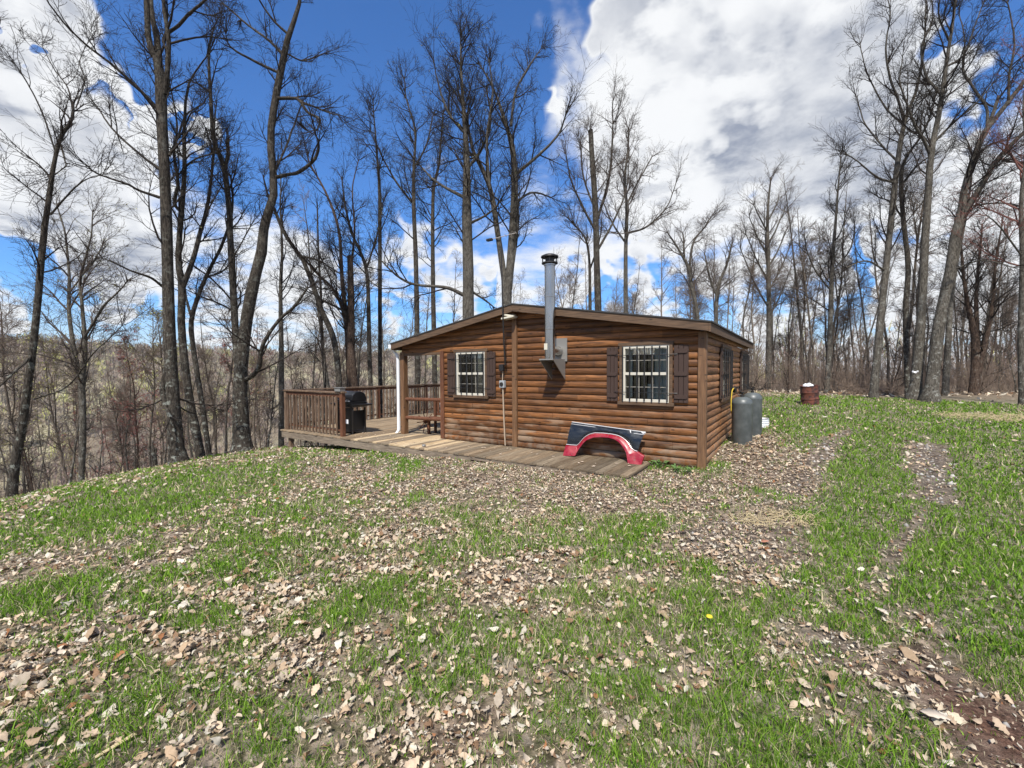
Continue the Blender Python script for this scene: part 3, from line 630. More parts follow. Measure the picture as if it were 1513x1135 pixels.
# windows
def sash_window(x0, x1, z0, z1, cols, nbars, frame_mat, side_wall=False):
    """built for the gable wall, in x/z; side_wall turns it onto the right wall (x becomes y)"""
    w = empty('window'); w.parent = cab
    if side_wall: w.location = (0, 0, 0); w.rotation_euler = (0, 0, math.pi/2)
    tr = MB(); t = .055
    tr.box(x0-t, x0, -.055, .005, z0-.0, z1); tr.box(x1, x1+t, -.055, .005, z0, z1)
    tr.box(x0-t-.02, x1+t+.02, -.06, .005, z1, z1+.06); tr.box(x0-t-.03, x1+t+.03, -.068, .005, z0-.06, z0)
    tr.build('trim', M['fascia'], w, bevel=.003)
    f = MB(); e = .05; zm = (z0+z1)/2
    f.box(x0, x0+e, -.045, .03, z0, z1); f.box(x1-e, x1, -.045, .03, z0, z1); f.box(x0+e, x1-e, -.045, .03, z1-e, z1); f.box(x0+e, x1-e, -.045, .03, z0, z0+e)
    f.box(x0+e, x1-e, -.035, .03, zm-.025, zm+.025)
    f.build('frame', frame_mat, w, bevel=.003)
    mu = MB()
    for part, (a, c, yy) in enumerate(((zm+.025, z1-e, -.012), (z0+e, zm-.025, .004))):
        for i in range(1, cols):
            x = x0+e+(x1-x0-2*e)*i/cols; mu.box(x-.005, x+.005, yy-.006, yy+.006, a, c)
        z = (a+c)/2; mu.box(x0+e, x1-e, yy-.005, yy+.005, z-.005, z+.005)
    mu.build('muntins', M['muntin'], w)
    p = MB(); p.box(x0+e-.005, x1-e+.005, -.002, .002, zm-.01, z1-e+.005); p.box(x0+e-.005, x1-e+.005, .014, .018, z0+e-.005, zm+.01); p.build('pane', M['glass'], w)
    if nbars:
        s = MB()
        for i in range(nbars):
            x = x0+.02+(x1-x0-.04)*i/(nbars-1); s.tube([(x, -.085, z0+.015), (x, -.085, z1-.02)], .012, 6)
        for z in (z0+.17, z1-.17):
            s.tube([(x0-.14, -.060, z), (x0-.10, -.073, z), (x1+.10, -.073, z), (x1+.14, -.060, z)], .006, 6)
        xm = (x0+x1)/2
        for sx in (-1, 1):      # small scroll in the middle
            s.tube([(xm+sx*(.02+.045*(1-math.cos(a))), -.085, zm+.03+.035*math.sin(a)) for a in np.linspace(0, 2*math.pi, 13)], .004, 5)
        s.build('security_bars', M['iron'], w, smooth=True)
    return w
w1 = sash_window(WR[0], WR[1], WR[2], WR[3], 3, 7, M['cream']); w2 = sash_window(WL[0], WL[1], WL[2], WL[3], 3, 6, M['cream'])
w1['label'] = 'larger barred window near the cabin corner'; w2['label'] = 'narrower barred window beside the porch'
b = MB()
for k in range(9): b.box(-5.33, -4.60, .085+.002*k, .088+.002*k, 1.55+.05*k, 1.592+.05*k)
b.build('blind', M['blind'], w2)
b = MB(); b.box(-.84, -.62, .10, .104, 1.06, 1.98); b.box(-.97, -.845, .12, .124, 1.06, 1.35); b.box(-1.30, -1.24, .10, .104, 1.1, 1.98); b.build('curtain', mat('curtain', (.55, .60, .62), .9), w1)
for k, (a, c) in enumerate(((1.70, 2.85), (5.0, 6.35))):
    ws = sash_window(a, c, 1.02, 2.04, 2, 5, M['fascia'], True)
    b = MB(); b.box(a+.06, c-.06, .04, .045, 1.5, 2.0); b.build('blind', M['blind'], ws)
def shutter(x0, x1, z0, z1, ang=None, base=None):
    s = MB(); n = 3; g_ = .008; w = (x1-x0-(n-1)*g_)/n
    for i in range(n):
        a = x0+i*(w+g_); top = z1-(.0 if i % 2 else .012)
        s.box(a, a+w, -.055, -.035, z0, top)
    for z in (z0+.10, (z0+z1)/2, z1-.11):
        h = .035; poly = [(x0+.012, z-h), (x1-.03, z-h), (x1-.012, z-h*.5), (x1-.012, z+h*.5), (x1-.03, z+h), (x0+.012, z+h)]
        s.prism(poly, -.072, -.0552)
    s.box(x0, x1, -.0348, -.032, z0, z1-.02)
    return s.build('shutter', M['shutter'], cab, bevel=.003)
shutter(-1.675, -1.465, 1.03, 2.03); shutter(-.47, -.235, 1.04, 2.03); shutter(-5.655, -5.42, 1.03, 2.03); shutter(-4.475, -4.25, 1.03, 2.03)
for y0, y1 in ((1.46, 1.63), (2.92, 3.12), (4.76, 4.93), (6.42, 6.60)):
    s = shutter(y0, y1, 1.03, 2.03); s.rotation_euler = (0, 0, math.pi/2)
# stove pipe
px, py = -2.69, -.40
pb = MB(); pb.lathe([(.100, 1.83), (.100, 2.38), (.104, 2.385), (.104, 2.43), (.100, 2.435), (.100, 3.0), (.104, 3.005), (.104, 3.05), (.100, 3.055), (.100, 3.60), (.112, 3.605), (.112, 3.63)], 32, (px, py, 0))
pipe = pb.build('stove_pipe', M['steel'], cab, smooth=True)
c = MB(); c.lathe([(.095, 3.63), (.155, 3.645), (.155, 3.665), (.085, 3.67), (.085, 3.76), (.17, 3.765), (.165, 3.79), (.10, 3.82), (.04, 3.835)], 28, (px, py, 0))
for k in range(4):
    a = k*math.pi/2+.5; c.box(px+.135*math.cos(a)-.008, px+.135*math.cos(a)+.008, py+.135*math.sin(a)-.008, py+.135*math.sin(a)+.008, 3.66, 3.77)
c.build('rain_cap', M['dark_metal'], pipe, smooth=True)
c = MB(); c.tube([(px, py+.02, 1.98), (px, -.06, 1.98)], .10, 20); c.build('tee_pipe', M['steel'], pipe, smooth=True)
c = MB(); c.box(px-.19, px+.19, -.052, -.035, 1.78, 2.24); c.build('wall_plate', M['galv'], pipe, bevel=.002)
c = MB(); c.box(px-.15, px+.15, -.56, -.045, 1.80, 1.825)
for sx in (-1, 1):
    x = px+sx*.148; c.add([(x-.006, -.055, 1.80), (x-.006, -.54, 1.80), (x-.006, -.055, 1.42), (x+.006, -.055, 1.80), (x+.006, -.54, 1.80), (x+.006, -.055, 1.42)], [(0, 1, 2), (3, 5, 4), (0, 3, 4, 1), (1, 4, 5, 2), (2, 5, 3, 0)])
c.build('support_bracket', M['galv'], pipe)
c = MB(); c.box(px-.07, px+.0, py-.105, py-.099, 2.0, 2.12); c.build('sticker', M['blind'], pipe)
# mast with antenna, cable boxes
p1 = on_y(746.5, 540, .12); p2 = on_y(743, 462, .30); p3 = on_y(740, 350, .30)
c = MB(); c.tube([(p1[0], -.12, p1[2]), (p2[0]*.5+p1[0]*.5, -.22, (p1[2]+p2[2])/2), (p2[0], -.30, p2[2]), (p3[0], -.30, p3[2])], [.018, .018, .017, .012], 8)
mast = c.build('antenna_mast', M['dark_metal'], cab, smooth=True)
c = MB(); a0 = np.array([p3[0], -.30, p3[2]-.03])
c.tube([a0+(-.30, -.10, -.02), a0+(.32, .10, .08)], .007, 6)
for t, l_ in ((-.28, .10), (-.2, .09), (.1, .09), (.2, .08), (.31, .07)):
    q = a0+np.array([t, t*.33, .03+t*.17]); c.tube([q+(-l_*.35, l_, 0), q+(l_*.35, -l_, 0)], .005, 5)
c.build('antenna', mat('pale_alu', (.55, .5, .45), .4, .6), mast, smooth=True)
c = MB(); c.box(a0[0]-.30, a0[0]-.16, a0[1]-.12, a0[1]-.05, a0[2]-.04, a0[2]+.01); c.build('signal_box', M['iron'], mast, bevel=.01)
c = MB(); c.box(-4.10, -3.99, -.13, -.05, 1.60, 1.74); c.build('cable_box', M['iron'], cab, bevel=.008)
c = MB(); c.box(-4.10, -3.97, -.12, -.04, 1.23, 1.39); mb_ = c.build('meter_box', M['meter_grey'], cab, bevel=.012)
c = MB(); c.lathe([(.045, 0), (.045, .012)], 18, (-4.035, -.132, 1.31), 'y'); c.build('dial', M['dark_metal'], mb_)
c = MB(); c.tube([(-4.03, -.075, 1.60), (-4.04, -.075, 1.39)], .010, 8); c.tube([(-4.03, -.075, 1.22), (-4.01, -.075, .6), (-3.98, -.07, -.02)], .016, 8); c.build('conduit', M['tan_pipe'], cab, smooth=True)
# twin porch light on top of the middle post
lf = empty('flood_light', (0, 0, 0)); lf.parent = cab
c = MB(); rt = Matrix.Rotation(.22, 3, 'Y'); c.box(-3.88, -3.64, -.24, -.07, 2.735, 2.775, rt); c.box(-3.93, -3.66, -.28, -.08, 2.69, 2.73, Matrix.Rotation(-.1, 3, 'Y')); c.build('lamp_housing', M['blind'], lf, bevel=.008)
c = MB(); c.box(-3.80, -3.70, -.10, -.03, 2.72, 2.80); c.build('lamp_base', M['tan_pipe'], lf, bevel=.004)

# ------------------------------------------------------------------ deck
deck = empty('wooden_deck', (HX, HY, 0), RZ)
tag(deck, 'weathered plank deck with brown baluster railing around the porch', 'deck')
db = MB(); x = -.85; bw = .138; DF = -1.25
i = 0; 
while x > -10.9:
    y0 = DF+random.uniform(-.012, .012); y1 = -.06 if x > -5.95 else 6.85
    tone = random.uniform(.62, 1.15); warm = random.uniform(-.05, .06)
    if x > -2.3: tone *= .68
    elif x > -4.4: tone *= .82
    pale = i in (31, 33, 34, 36, 37, 38, 39, 43, 48)
    if pale: tone = random.uniform(1.6, 1.95)
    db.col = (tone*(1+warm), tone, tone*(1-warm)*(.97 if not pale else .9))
    zt = DZ+random.uniform(-.003, .003)
    if y1 > 3:
        cut = random.uniform(1.5, 4.5); db.box(x-bw+.006, x, y0, cut-.003, zt-.035, zt); t2 = tone*random.uniform(.8, 1.1) if not pale else 1.1; db.col = (t2, t2, t2*.97); db.box(x-bw+.006, x, cut+.003, y1, zt-.035, zt)
    else: db.box(x-bw+.006, x, y0, y1, zt-.035, zt)
    x -= bw; i += 1
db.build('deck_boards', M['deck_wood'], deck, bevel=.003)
r_ = MB(); r_.box(-10.88, -4.0, DF+.01, DF+.05, -.24, DZ-.04); r_.box(-4.0, -.88, DF+.01, DF+.05, -.13, DZ-.04); r_.box(-.91, -.87, DF+.05, -.07, -.13, DZ-.04); r_.box(-10.90, -10.86, DF+.05, 6.8, -.24, DZ-.04)
r_.col = (1, 1, 1); r_.build('rim_board', mat('rim_wood', rough=.85, fn=wood((.13, .10, .072), (.27, .215, .155), grain=(3, 30, 30))), deck, bevel=.004)
for x, y in ((-10.6, -1.12), (-7.95, -1.12), (-10.6, 2.1), (-10.6, 5.5), (-9.2, 2.1)):
    P = H2W(x, y); gz = float(ground_z(P[0], P[1])); s = MB(); s.box(x-.05, x+.05, y-.05, y+.05, gz-.1, -.241 if y < 0 else -.10); s.build('support_post', M['rail_wood'], deck)
rl = empty('railing'); rl.parent = deck
def part(mb, name, m_, par, **k): return mb.build(name, m_, par, **k)
for x, y, mm in ((-8.24, -1.10, 'rail_red'), (-10.83, -1.10, 'rail_wood'), (-10.83, 2.1, 'rail_red'), (-10.83, 4.4, 'rail_red'), (-10.83, 6.75, 'rail_red')):
    s = MB(); s.box(x-.05, x+.05, y-.05, y+.05, DZ-.15 if y < 0 else DZ, 1.06); s.build('post', M[mm], rl, bevel=.004)
s = MB(); s.box(-10.98, -8.16, -1.17, -1.03, 1.06, 1.10); s.box(-10.90, -10.76, -1.03, 6.85, 1.06, 1.098); s.build('top_rail', M['rail_wood'], rl, bevel=.004)
s = MB(); s.box(-10.78, -8.29, -1.12, -1.08, .09, .13); s.box(-10.78, -8.29, -1.12, -1.08, .95, 1.04); s.box(-10.85, -10.81, -1.05, 6.7, .09, .13); s.box(-10.85, -10.81, -1.05, 6.7, .97, 1.05); s.build('cross_rail', M['rail_red'], rl)
bal = MB(); bal.box(-.018, .018, -.018, .018, 0, .98); first = None
def add_bal(x, y):
    global first
    if first is None: first = bal.build('baluster', M['rail_wood'], rl); o_ = first
    else: o_ = first.copy(); COL.objects.link(o_); o_.parent = rl
    o_.location = (x, y, .0)
for k in range(16): add_bal(-8.42-k*.152, -1.143)
yy = -.9
while yy < 6.7:
    if min(abs(yy-2.1), abs(yy-4.4)) > .07: add_bal(-10.772, yy)
    yy += .145
c = MB(); c.box(-8.42, -8.20, -1.20, -1.04, 1.103, 1.19); c.box(-8.44, -8.18, -1.22, -1.02, 1.191, 1.203)
o = c.build('tin_box', M['galv'], None, bevel=.006); o.location = (HX, HY, 0); o.rotation_euler = (0, 0, RZ)
tag(o, 'small grey metal box on the end of the deck rail', 'box')

# ------------------------------------------------------------------ gas grill (faces the yard)
gl = empty('gas_grill', tuple(H2W(-8.62, -.55, DZ)), RZ)
gl.scale = (.88, .88, .94)
tag(gl, 'black gas grill with side shelf standing behind the deck railing', 'grill')
c = MB(); prof = [(-.27, .90), (-.27, .98), (-.23, 1.08), (-.12, 1.16), (.05, 1.18), (.2, 1.12), (.26, .98), (.26, .90)]
V = []; 
for xx in (-.36, .36): V += [(xx, y, z) for y, z in prof]
n = len(prof); c.add(V, [tuple(range(n)), tuple(range(2*n-1, n-1, -1))]+[(i, i+n, (i+1) % n+n, (i+1) % n) for i in range(n)]); lid = c.build('lid', M['grill_black'], gl, smooth=True, bevel=.012)
c = MB(); c.tube([(-.25, -.30, .955), (-.25, -.33, .955), (.25, -.33, .955), (.25, -.30, .955)], .013, 8); c.build('handle', M['steel'], lid, smooth=True)
c = MB()
for a, b_ in ((-.02, .06), (.09, .15), (.19, .30)): c.box(a, b_, -.292, -.286, .90, .935)
c.build('badge', M['badge'], lid)
c = MB(); c.box(-.37, .37, -.28, .27, .74, .895); fb = c.build('firebox', M['grill_black'], gl, bevel=.02)
for k in range(3):
    c = MB(); c.lathe([(.028, 0), (.024, .035)], 14, (-.2+k*.2, -.318, .80), 'y'); c.build('knob', M['grill_black'], fb, smooth=True)
for s in (1, -1):
    c = MB(); c.add([(s*.375, -.30, .84), (s*.375, .25, .84), (s*.72, -.28, .84), (s*.72, .22, .84), (s*.375, -.30, .76), (s*.375, .25, .76), (s*.68, -.25, .79), (s*.68, .2, .79)], [(0, 1, 3, 2), (4, 6, 7, 5), (0, 2, 6, 4), (1, 5, 7, 3), (2, 3, 7, 6), (0, 4, 5, 1)]); c.build('side_shelf', M['grill_black'], gl, bevel=.012)
c = MB()
for sx in (-1, 1):
    for y in (-.24, .2): c.box(sx*.34-.025, sx*.34+.025, y-.025, y+.025, .0, .735)
c.box(-.315, .315, -.255, -.225, .66, .73); c.box(-.315, .315, -.26, .22, .06, .10); c.build('cart_frame', M['dark_metal'], gl, bevel=.004)
c = MB(); c.box(-.31, .31, -.235, -.222, .11, .65); dr = c.build('door', M['grill_black'], gl, bevel=.004)
c = MB(); c.box(-.22, .14, -.2362, -.2352, .28, .40); c.build('sticker', M['plastic_white'], dr)
for sx in (-.325, .315):
    c = MB(); c.box(sx, sx+.01, -.22, .19, .11, .65); c.build('side_panel', M['grill_black'], gl)
# ------------------------------------------------------------------ wagon wheel bench
bn = empty('wagon_wheel_bench', tuple(H2W(-6.33, .42, DZ)), RZ)
tag(bn, 'dark slatted bench with a spoked wagon wheel end under the porch roof', 'bench')
def wheel(x, R=.31):
    w = MB(); w.tube([(x, R*math.cos(a), .31+R*math.sin(a)) for a in np.linspace(0, 2*math.pi, 29)], .018, 8)
    for k in range(10):
        a = k*math.pi/5; w.tube([(x, .05*math.cos(a), .31+.05*math.sin(a)), (x, (R-.01)*math.cos(a), .31+(R-.01)*math.sin(a))], .012, 6)
    w.lathe([(.05, x-.04), (.05, x+.04)], 14, (0, 0, .31), 'x'); w.build('wheel', M['rail_red'], bn, smooth=True)
wheel(-.54); wheel(.54)
c = MB()
for k in range(4): c.box(-.50, .50, -.22+k*.115, -.12+k*.115, .40, .43)
c.build('seat', M['rail_red'], bn, bevel=.004)
c = MB(); c.box(-.50, .50, .26, .30, .80, .88); c.box(-.50, .50, .25, .29, .46, .52)
for k in range(9): c.box(-.46+k*.105, -.41+k*.105, .255, .285, .521, .799)
c.build('backrest', M['rail_red'], bn, bevel=.003)
for sx in (-1, 1):
    c = MB(); c.box(sx*.35-.03, sx*.35+.03, -.1, -.04, 0, .399); c.build('leg', M['rail_red'], bn); c = MB(); c.box(sx*.40-.03, sx*.40+.03, .2, .249, 0, .86); c.build('leg', M['rail_red'], bn)

# ------------------------------------------------------------------ truck side panel leaning on the wall
FO, FS = (820, 600), 9.456
nrm = np.array(W2H(O+ray(0, 0))-W2H(O))
def fpt(cx_, cy_, lift=0.):
    """photo outline onto the leaning plane: foot .30 m out from the wall, top .10 m"""
    px_, py_ = FO[0]+cx_/FS, FO[1]+cy_/FS
    o_ = W2H(O); d = W2H(O+ray(px_, py_))-o_
    # plane: y = -.32 + .30*(z+.05)
    t = (-.32+.30*(o_[2]+.05)-o_[1])/(d[1]-.30*d[2]); P = o_+d*t; P[1] -= lift; return P
fen = empty('fender_panel', (HX, HY, 0), RZ)
tag(fen, 'black and red truck side panel with wheel arch leaning on the cabin wall', 'car part')
arch_w = [(170, 532), (240, 540), (320, 545), (360, 505), (400, 455), (440, 420), (490, 392), (560, 372), (680, 375), (800, 388), (880, 405), (940, 430), (1000, 475), (1040, 522), (1075, 580), (1110, 612), (1160, 628)]
arch_in = [(135, 684), (205, 688), (300, 690), (325, 640), (360, 585), (410, 520), (460, 470), (560, 432), (670, 428), (770, 435), (850, 458), (905, 492), (950, 540), (990, 605), (1015, 655), (1028, 740), (1040, 812)]
def resamp(pl, n):
    p = np.array(pl, float); s = np.concatenate([[0], np.cumsum(np.linalg.norm(np.diff(p, axis=0), axis=1))]); t = np.linspace(0, s[-1], n); return np.stack([np.interp(t, s, p[:, 0]), np.interp(t, s, p[:, 1])], -1)
def band(mb, A, B, rows, liftf, thick=.004):
    """skin between two outlines, bulged by liftf(row), closed with a back skin"""
    n = len(A); V = []
    for side_ in (0, 1):
        for r in range(rows+1):
            t = r/rows
            for a, b_ in zip(A, B):
                q = a*(1-t)+b_*t; P = fpt(q[0], q[1], 0); P = P+np.array([0, -liftf(t)+side_*thick, 0]); V.append(P)
    K = (rows+1)*n; Fs = []
    for r in range(rows):
        for i in range(n-1):
            a = r*n+i; Fs.append((a, a+1, a+n+1, a+n)); Fs.append((K+a, K+a+n, K+a+n+1, K+a+1))
    rim = [i for i in range(n)]+[r*n+n-1 for r in range(1, rows+1)]+[rows*n+i for i in range(n-2, -1, -1)]+[r*n for r in range(rows-1, 0, -1)]
    for a, b_ in zip(rim, rim[1:]+rim[:1]): Fs.append((a, K+a, K+b_, b_))
    mb.add(V, Fs)
top_ = resamp([(238, 228), (640, 284), (1100, 345), (1255, 372)], 40)
rng_edge = resamp(arch_w, 40)
pn = MB(); band(pn, top_, rng_edge, 8, lambda t: .012+.03*math.sin(math.pi*t)); pn.build('black_panel', M['car_black'], fen, smooth=True)
fl = MB(); band(fl, resamp(arch_w, 60), resamp(arch_in, 60), 5, lambda t: .016+.055*math.sin(min(1, t*1.3)*math.pi/2)); fl.build('wheel_arch_flare', M['car_red'], fen, smooth=True)
for poly in ([(1028, 670), (1165, 632), (1262, 692), (1215, 828), (1040, 814)], [(165, 548), (320, 556), (335, 610), (300, 692), (135, 684)]):
    ft = MB(); Pf = [fpt(*q)+np.array([0, -.068, 0]) for q in poly]; Pb = [fpt(*q)+np.array([0, .0, 0]) for q in poly]; n = 5
    ft.add(Pf+Pb, [tuple(range(n)), tuple(range(2*n-1, n-1, -1))]+[(i, i+n, (i+1) % n+n, (i+1) % n) for i in range(n)])
    ft.build('flare_end', M['car_red'], fen, bevel=.012)
tp = MB(); tp.tube([fpt(*q, .035) for q in resamp(arch_w, 48)], .0075, 6)
tp.tube([fpt(240, 222, .01), fpt(1270, 366, .01)], .009, 6); tp.tube([fpt(236, 248, .02), fpt(1050, 362, .02)], .006, 6)
for q0, q1 in (((1055, 335), (1065, 375)), ((1210, 355), (1250, 400))): tp.tube([fpt(*q0, .02), fpt(*q1, .02)], .010, 6)
tp.tube([fpt(1065, 375, .02), fpt(1240, 398, .02)], .007, 6)
tp.tube([fpt(1235, 385, .02), fpt(1272, 368, .02)], .022, 6)
tp.build('chrome_trim', M['chrome'], fen, smooth=True)

# ------------------------------------------------------------------ propane tanks, hose, tub, barrel
def put(P): return (P[0], P[1], float(ground_z(P[0], P[1]))-.015)
def propane(P, label, s=1.):
    t = empty('propane_tank', put(P)); tag(t, label, 'gas cylinder', 'grey propane cylinders beside the cabin'); R = .19*s
    c = MB(); c.lathe([(R*.92, 0), (R*.92, .05), (R, .09), (R, .80*s), (R*1.012, .81*s), (R*1.012, .825*s), (R, .835*s), (R*.93, .88*s), (R*.75, .92*s), (R*.45, .945*s), (R*.2, .95*s)], 36); c.build('cylinder', M['tank_paint'], t, smooth=True)
    c = MB(); c.lathe([(.035, .94*s), (.035, .985*s), (.022, .99*s), (.022, 1.03*s), (.04, 1.032*s), (.04, 1.05*s)], 16); c.tube([(0, 0, .99*s), (-.08, .02, .99*s)], .014, 8); c.build('valve', M['dark_metal'], t, smooth=True)
    return t
T1 = on_z(1096, 654, .12); T2 = on_z(1111, 643, .16)
T2 = np.array([T2[0], T2[1], 0])
propane(T1, 'front grey propane cylinder standing against the cabin side wall'); propane(T2, 'rear grey propane cylinder half hidden behind the front one')
z1 = float(ground_z(T1[0], T1[1])); z2 = float(ground_z(T2[0], T2[1])); wl = H2W(.05, 2.62, 0)
rg = empty('gas_regulator', tuple(H2W(.07, 2.95, 1.16)), RZ); tag(rg, 'gas regulator with yellow hose fixed to the side wall above the propane tanks', 'regulator')
c = MB(); c.lathe([(.02, -.03), (.07, -.02), (.075, .0), (.07, .02), (.02, .03)], 18, (0.05, 0, 0), 'x'); c.box(0, .08, .06, .12, -.07, .05); c.box(-.02, .03, -.1, .1, -.02, .02); c.build('regulator_body', M['dark_metal'], rg, smooth=True)
c = MB(); c.tube([(.05, -.05, 0), (.05, -.22, .04), (.04, -.36, -.02), (.03, -.40, -.2), (.03, -.38, -.45), (.03, -.3, -.52)], .011, 8); c.build('yellow_hose', M['yellow_hose'], rg, smooth=True)
c = MB(); q = W2H((T1[0], T1[1], z1+.985))-np.array([.07, 2.95, 1.16]); c.tube([(.06, .0, .03), (q[0]*.5, q[1]*.5, .08), (q[0], q[1], q[2]+.0)], .009, 8)
q = W2H((T2[0], T2[1], z2+.985))-np.array([.07, 2.95, 1.16]); c.tube([(.06, .05, .03), (q[0]*.5+.03, q[1]*.5, .12), (q[0], q[1], q[2]+.0)], .009, 8); c.build('rubber_hose', M['rubber'], rg, smooth=True)
TB = on_z(1121, 628, .28)
tb = MB(); prof = [(.19, 0)]
for k in range(4): prof += [(.215, .02+k*.055), (.215, .045+k*.055), (.20, .05+k*.055), (.20, .07+k*.055)]
prof += [(.225, .235), (.21, .235), (.19, .20), (.19, .12)]
tb.lathe(prof, 32); o = tb.build('ribbed_tub', M['plastic_white'], None, smooth=True); o.location = put(TB); tag(o, 'low white ribbed tub full of leaves behind the propane tanks', 'tub')
for i, poly in enumerate([0]):
    c = MB(); c.lathe([(.16, .17), (.19, .175)], 20); c.build('leaf_fill', M['bark_brown'], o)
BR = on_z(1197, 598, .53)
b_ = empty('burn_barrel', put(BR)); b_.scale = (.84, .84, .90); b_.rotation_euler = (0, -.09, .3); tag(b_, 'rusty burn barrel with white trash on top at the edge of the woods', 'barrel')
c = MB(); prof = [(.27, 0), (.285, .01)]
for z in (.2, .42): prof += [(.275, z-.03), (.29, z), (.275, z+.03)]
prof += [(.278, .62), (.29, .635), (.28, .645), (.265, .62), (.26, .35)]
c.lathe(prof, 36); c.build('drum', M['rust'], b_, smooth=True)
c = MB()
for k in range(7):
    a = random.uniform(0, 6.28); r = random.uniform(.0, .13); s = random.uniform(.06, .10)
    pr = [(s*.4, -s*.8), (s, -s*.2), (s*.9, s*.3), (s*.3, s*.75)]; c.lathe([(q*random.uniform(.8, 1.2), h_) for q, h_ in pr], 7, (-.05+r*math.cos(a), r*math.sin(a), .60+random.uniform(0, .07)))
c.build('trash_bag', M['plastic_white'], b_)
# path lights along the deck
for k, (x, y, lab) in enumerate(((453, 657, 'small black path light below the far left deck corner'), (583, 668, 'small black path light in front of the porch post'), (626.5, 677, 'pale path light stake nearest the middle of the deck edge'))):
    P = on_z(x, y, (-.5, -.33, -.28)[k]); t = empty('path_light', put(P)); tag(t, lab, 'path light', 'stake lights along the deck')
    c = MB(); c.tube([(0, 0, 0), (.008, 0, .2)], .009, 6); c.build('stake', M['iron'] if k < 2 else M['galv'], t, smooth=True)
    c = MB(); c.lathe([(.02, .17), (.035, .18), (.035, .22), (.05, .225), (.045, .24), (.015, .25)], 14); c.build('lamp_head', M['iron'] if k < 2 else M['galv'], t, smooth=True)

# ------------------------------------------------------------------ trees
def catmull(P, n):
    P = np.array(P, float)
    if len(P) == 2: return P[0]+(P[1]-P[0])*np.linspace(0, 1, n)[:, None]
    E = np.concatenate([[2*P[0]-P[1]], P, [2*P[-1]-P[-2]]]); m = len(P)-1
    s = np.linspace(0, m, n); i = np.minimum(s.astype(int), m-1); t = (s-i)[:, None]
    a, b, c, d = E[i], E[i+1], E[i+2], E[i+3]
    return .5*(2*b+(c-a)*t+(2*a-5*b+4*c-d)*t*t+(3*b-a-3*c+d)*t**3)
def interp_poly(P, R, i, t):
    n = P.shape[1]-1; s = t*n; k = np.minimum(s.astype(int), n-1); f = (s-k)
    A = P[i, k]; B = P[i, k+1]; tan = B-A; tan = tan/(np.linalg.norm(tan, axis=-1, keepdims=True)+1e-9)
    return A+(B-A)*f[:, None], tan, R[i, k]*(1-f)+R[i, k+1]*f
def grow(rg, P, R, num, t0, t1, length, ang, n, up, wig, rmax, rend, taper=.55, prob=None):
    """children of every polyline of P; length(t, parent index) in metres"""
    M_ = len(P); i = np.repeat(np.arange(M_), num); t = rg.uniform(t0, t1, M_*num)
    if prob is not None: k = rg.random(len(i)) < prob[i]; i, t = i[k], t[k]
    pos, tan, pr = interp_poly(P, R, i, t); m_ = len(i)
    rv = rg.normal(size=(m_, 3)); perp = np.cross(tan, rv); perp /= np.linalg.norm(perp, axis=1, keepdims=True)+1e-9
    a = np.radians(rg.normal(ang, ang*.22, m_))[:, None]; d = tan*np.cos(a)+perp*np.sin(a)
    L_ = length(t, i)*rg.uniform(.55, 1.3, m_); st = L_/(n-1)
    out = np.zeros((m_, n, 3)); out[:, 0] = pos; cur = pos.copy(); bendv = rg.normal(0, wig*.45, (m_, 3))
    for k in range(1, n):
        d = d+rg.normal(0, wig, (m_, 3))+bendv; d[:, 2] += up; d /= np.linalg.norm(d, axis=1, keepdims=True); cur = cur+d*st[:, None]; out[:, k] = cur
    r0 = np.minimum(np.minimum(pr*.72, rmax), .006+.014*L_); tt = np.linspace(0, 1, n)[None]
    rr = np.maximum(r0[:, None]*(1-tt)**.8, rend)
    return out, rr, L_
def crown_mesh(name, levels, m_, par, buds=None, rg=None):
    Vs, Qs, b = [], [], 0
    for P, R, k in levels:
        if len(P) == 0: continue
        V, q = tubes(P, R, k); Vs.append(V); Qs.append(q+b); b += len(V)
    V = np.concatenate(Vs); Q = np.concatenate(Qs)
    if buds is None: return mesh_np(name, V, quads=Q, mat=m_, parent=par, smooth=True)
    # buds and catkins: small crossed triangles along the finest twigs
    P = levels[-1][0]; pts = np.concatenate([P[:, -1], P[:, -2]]); pts = pts[rg.random(len(pts)) < buds[1]]; s = buds[2]
    tri = rg.normal(0, s, (len(pts), 3, 3))+pts[:, None]; nt_ = len(pts)*3
    V = np.concatenate([V, tri.reshape(-1, 3)]); T = b+np.arange(nt_).reshape(-1, 3)
    o = mesh_np(name, V, quads=Q, tri=T, parent=par, mats=[m_, buds[0]], midx=np.concatenate([np.zeros(len(Q)), np.ones(len(T))]))
    return o
def bases(chains, Z, base_extra=.5):
    """traced chains -> arrays of 3d polylines"""
    out = []
    for ch in chains:
        pts, dz = ch if isinstance(ch, tuple) and not np.isscalar(ch[0][0]) and isinstance(ch[1], (int, float)) else (ch, 0.)
        P = []; n = len(pts)
        for k, (x, y, w) in enumerate(pts):
            zz = Z+dz*k/max(1, n-1); p = at(x, y, zz); P.append((*p, w*.5*zz/F/math.sqrt(1+((x-CX)/F)**2)))   # an off-axis stem reads wider than it is
        out.append(np.array(P))
    return out
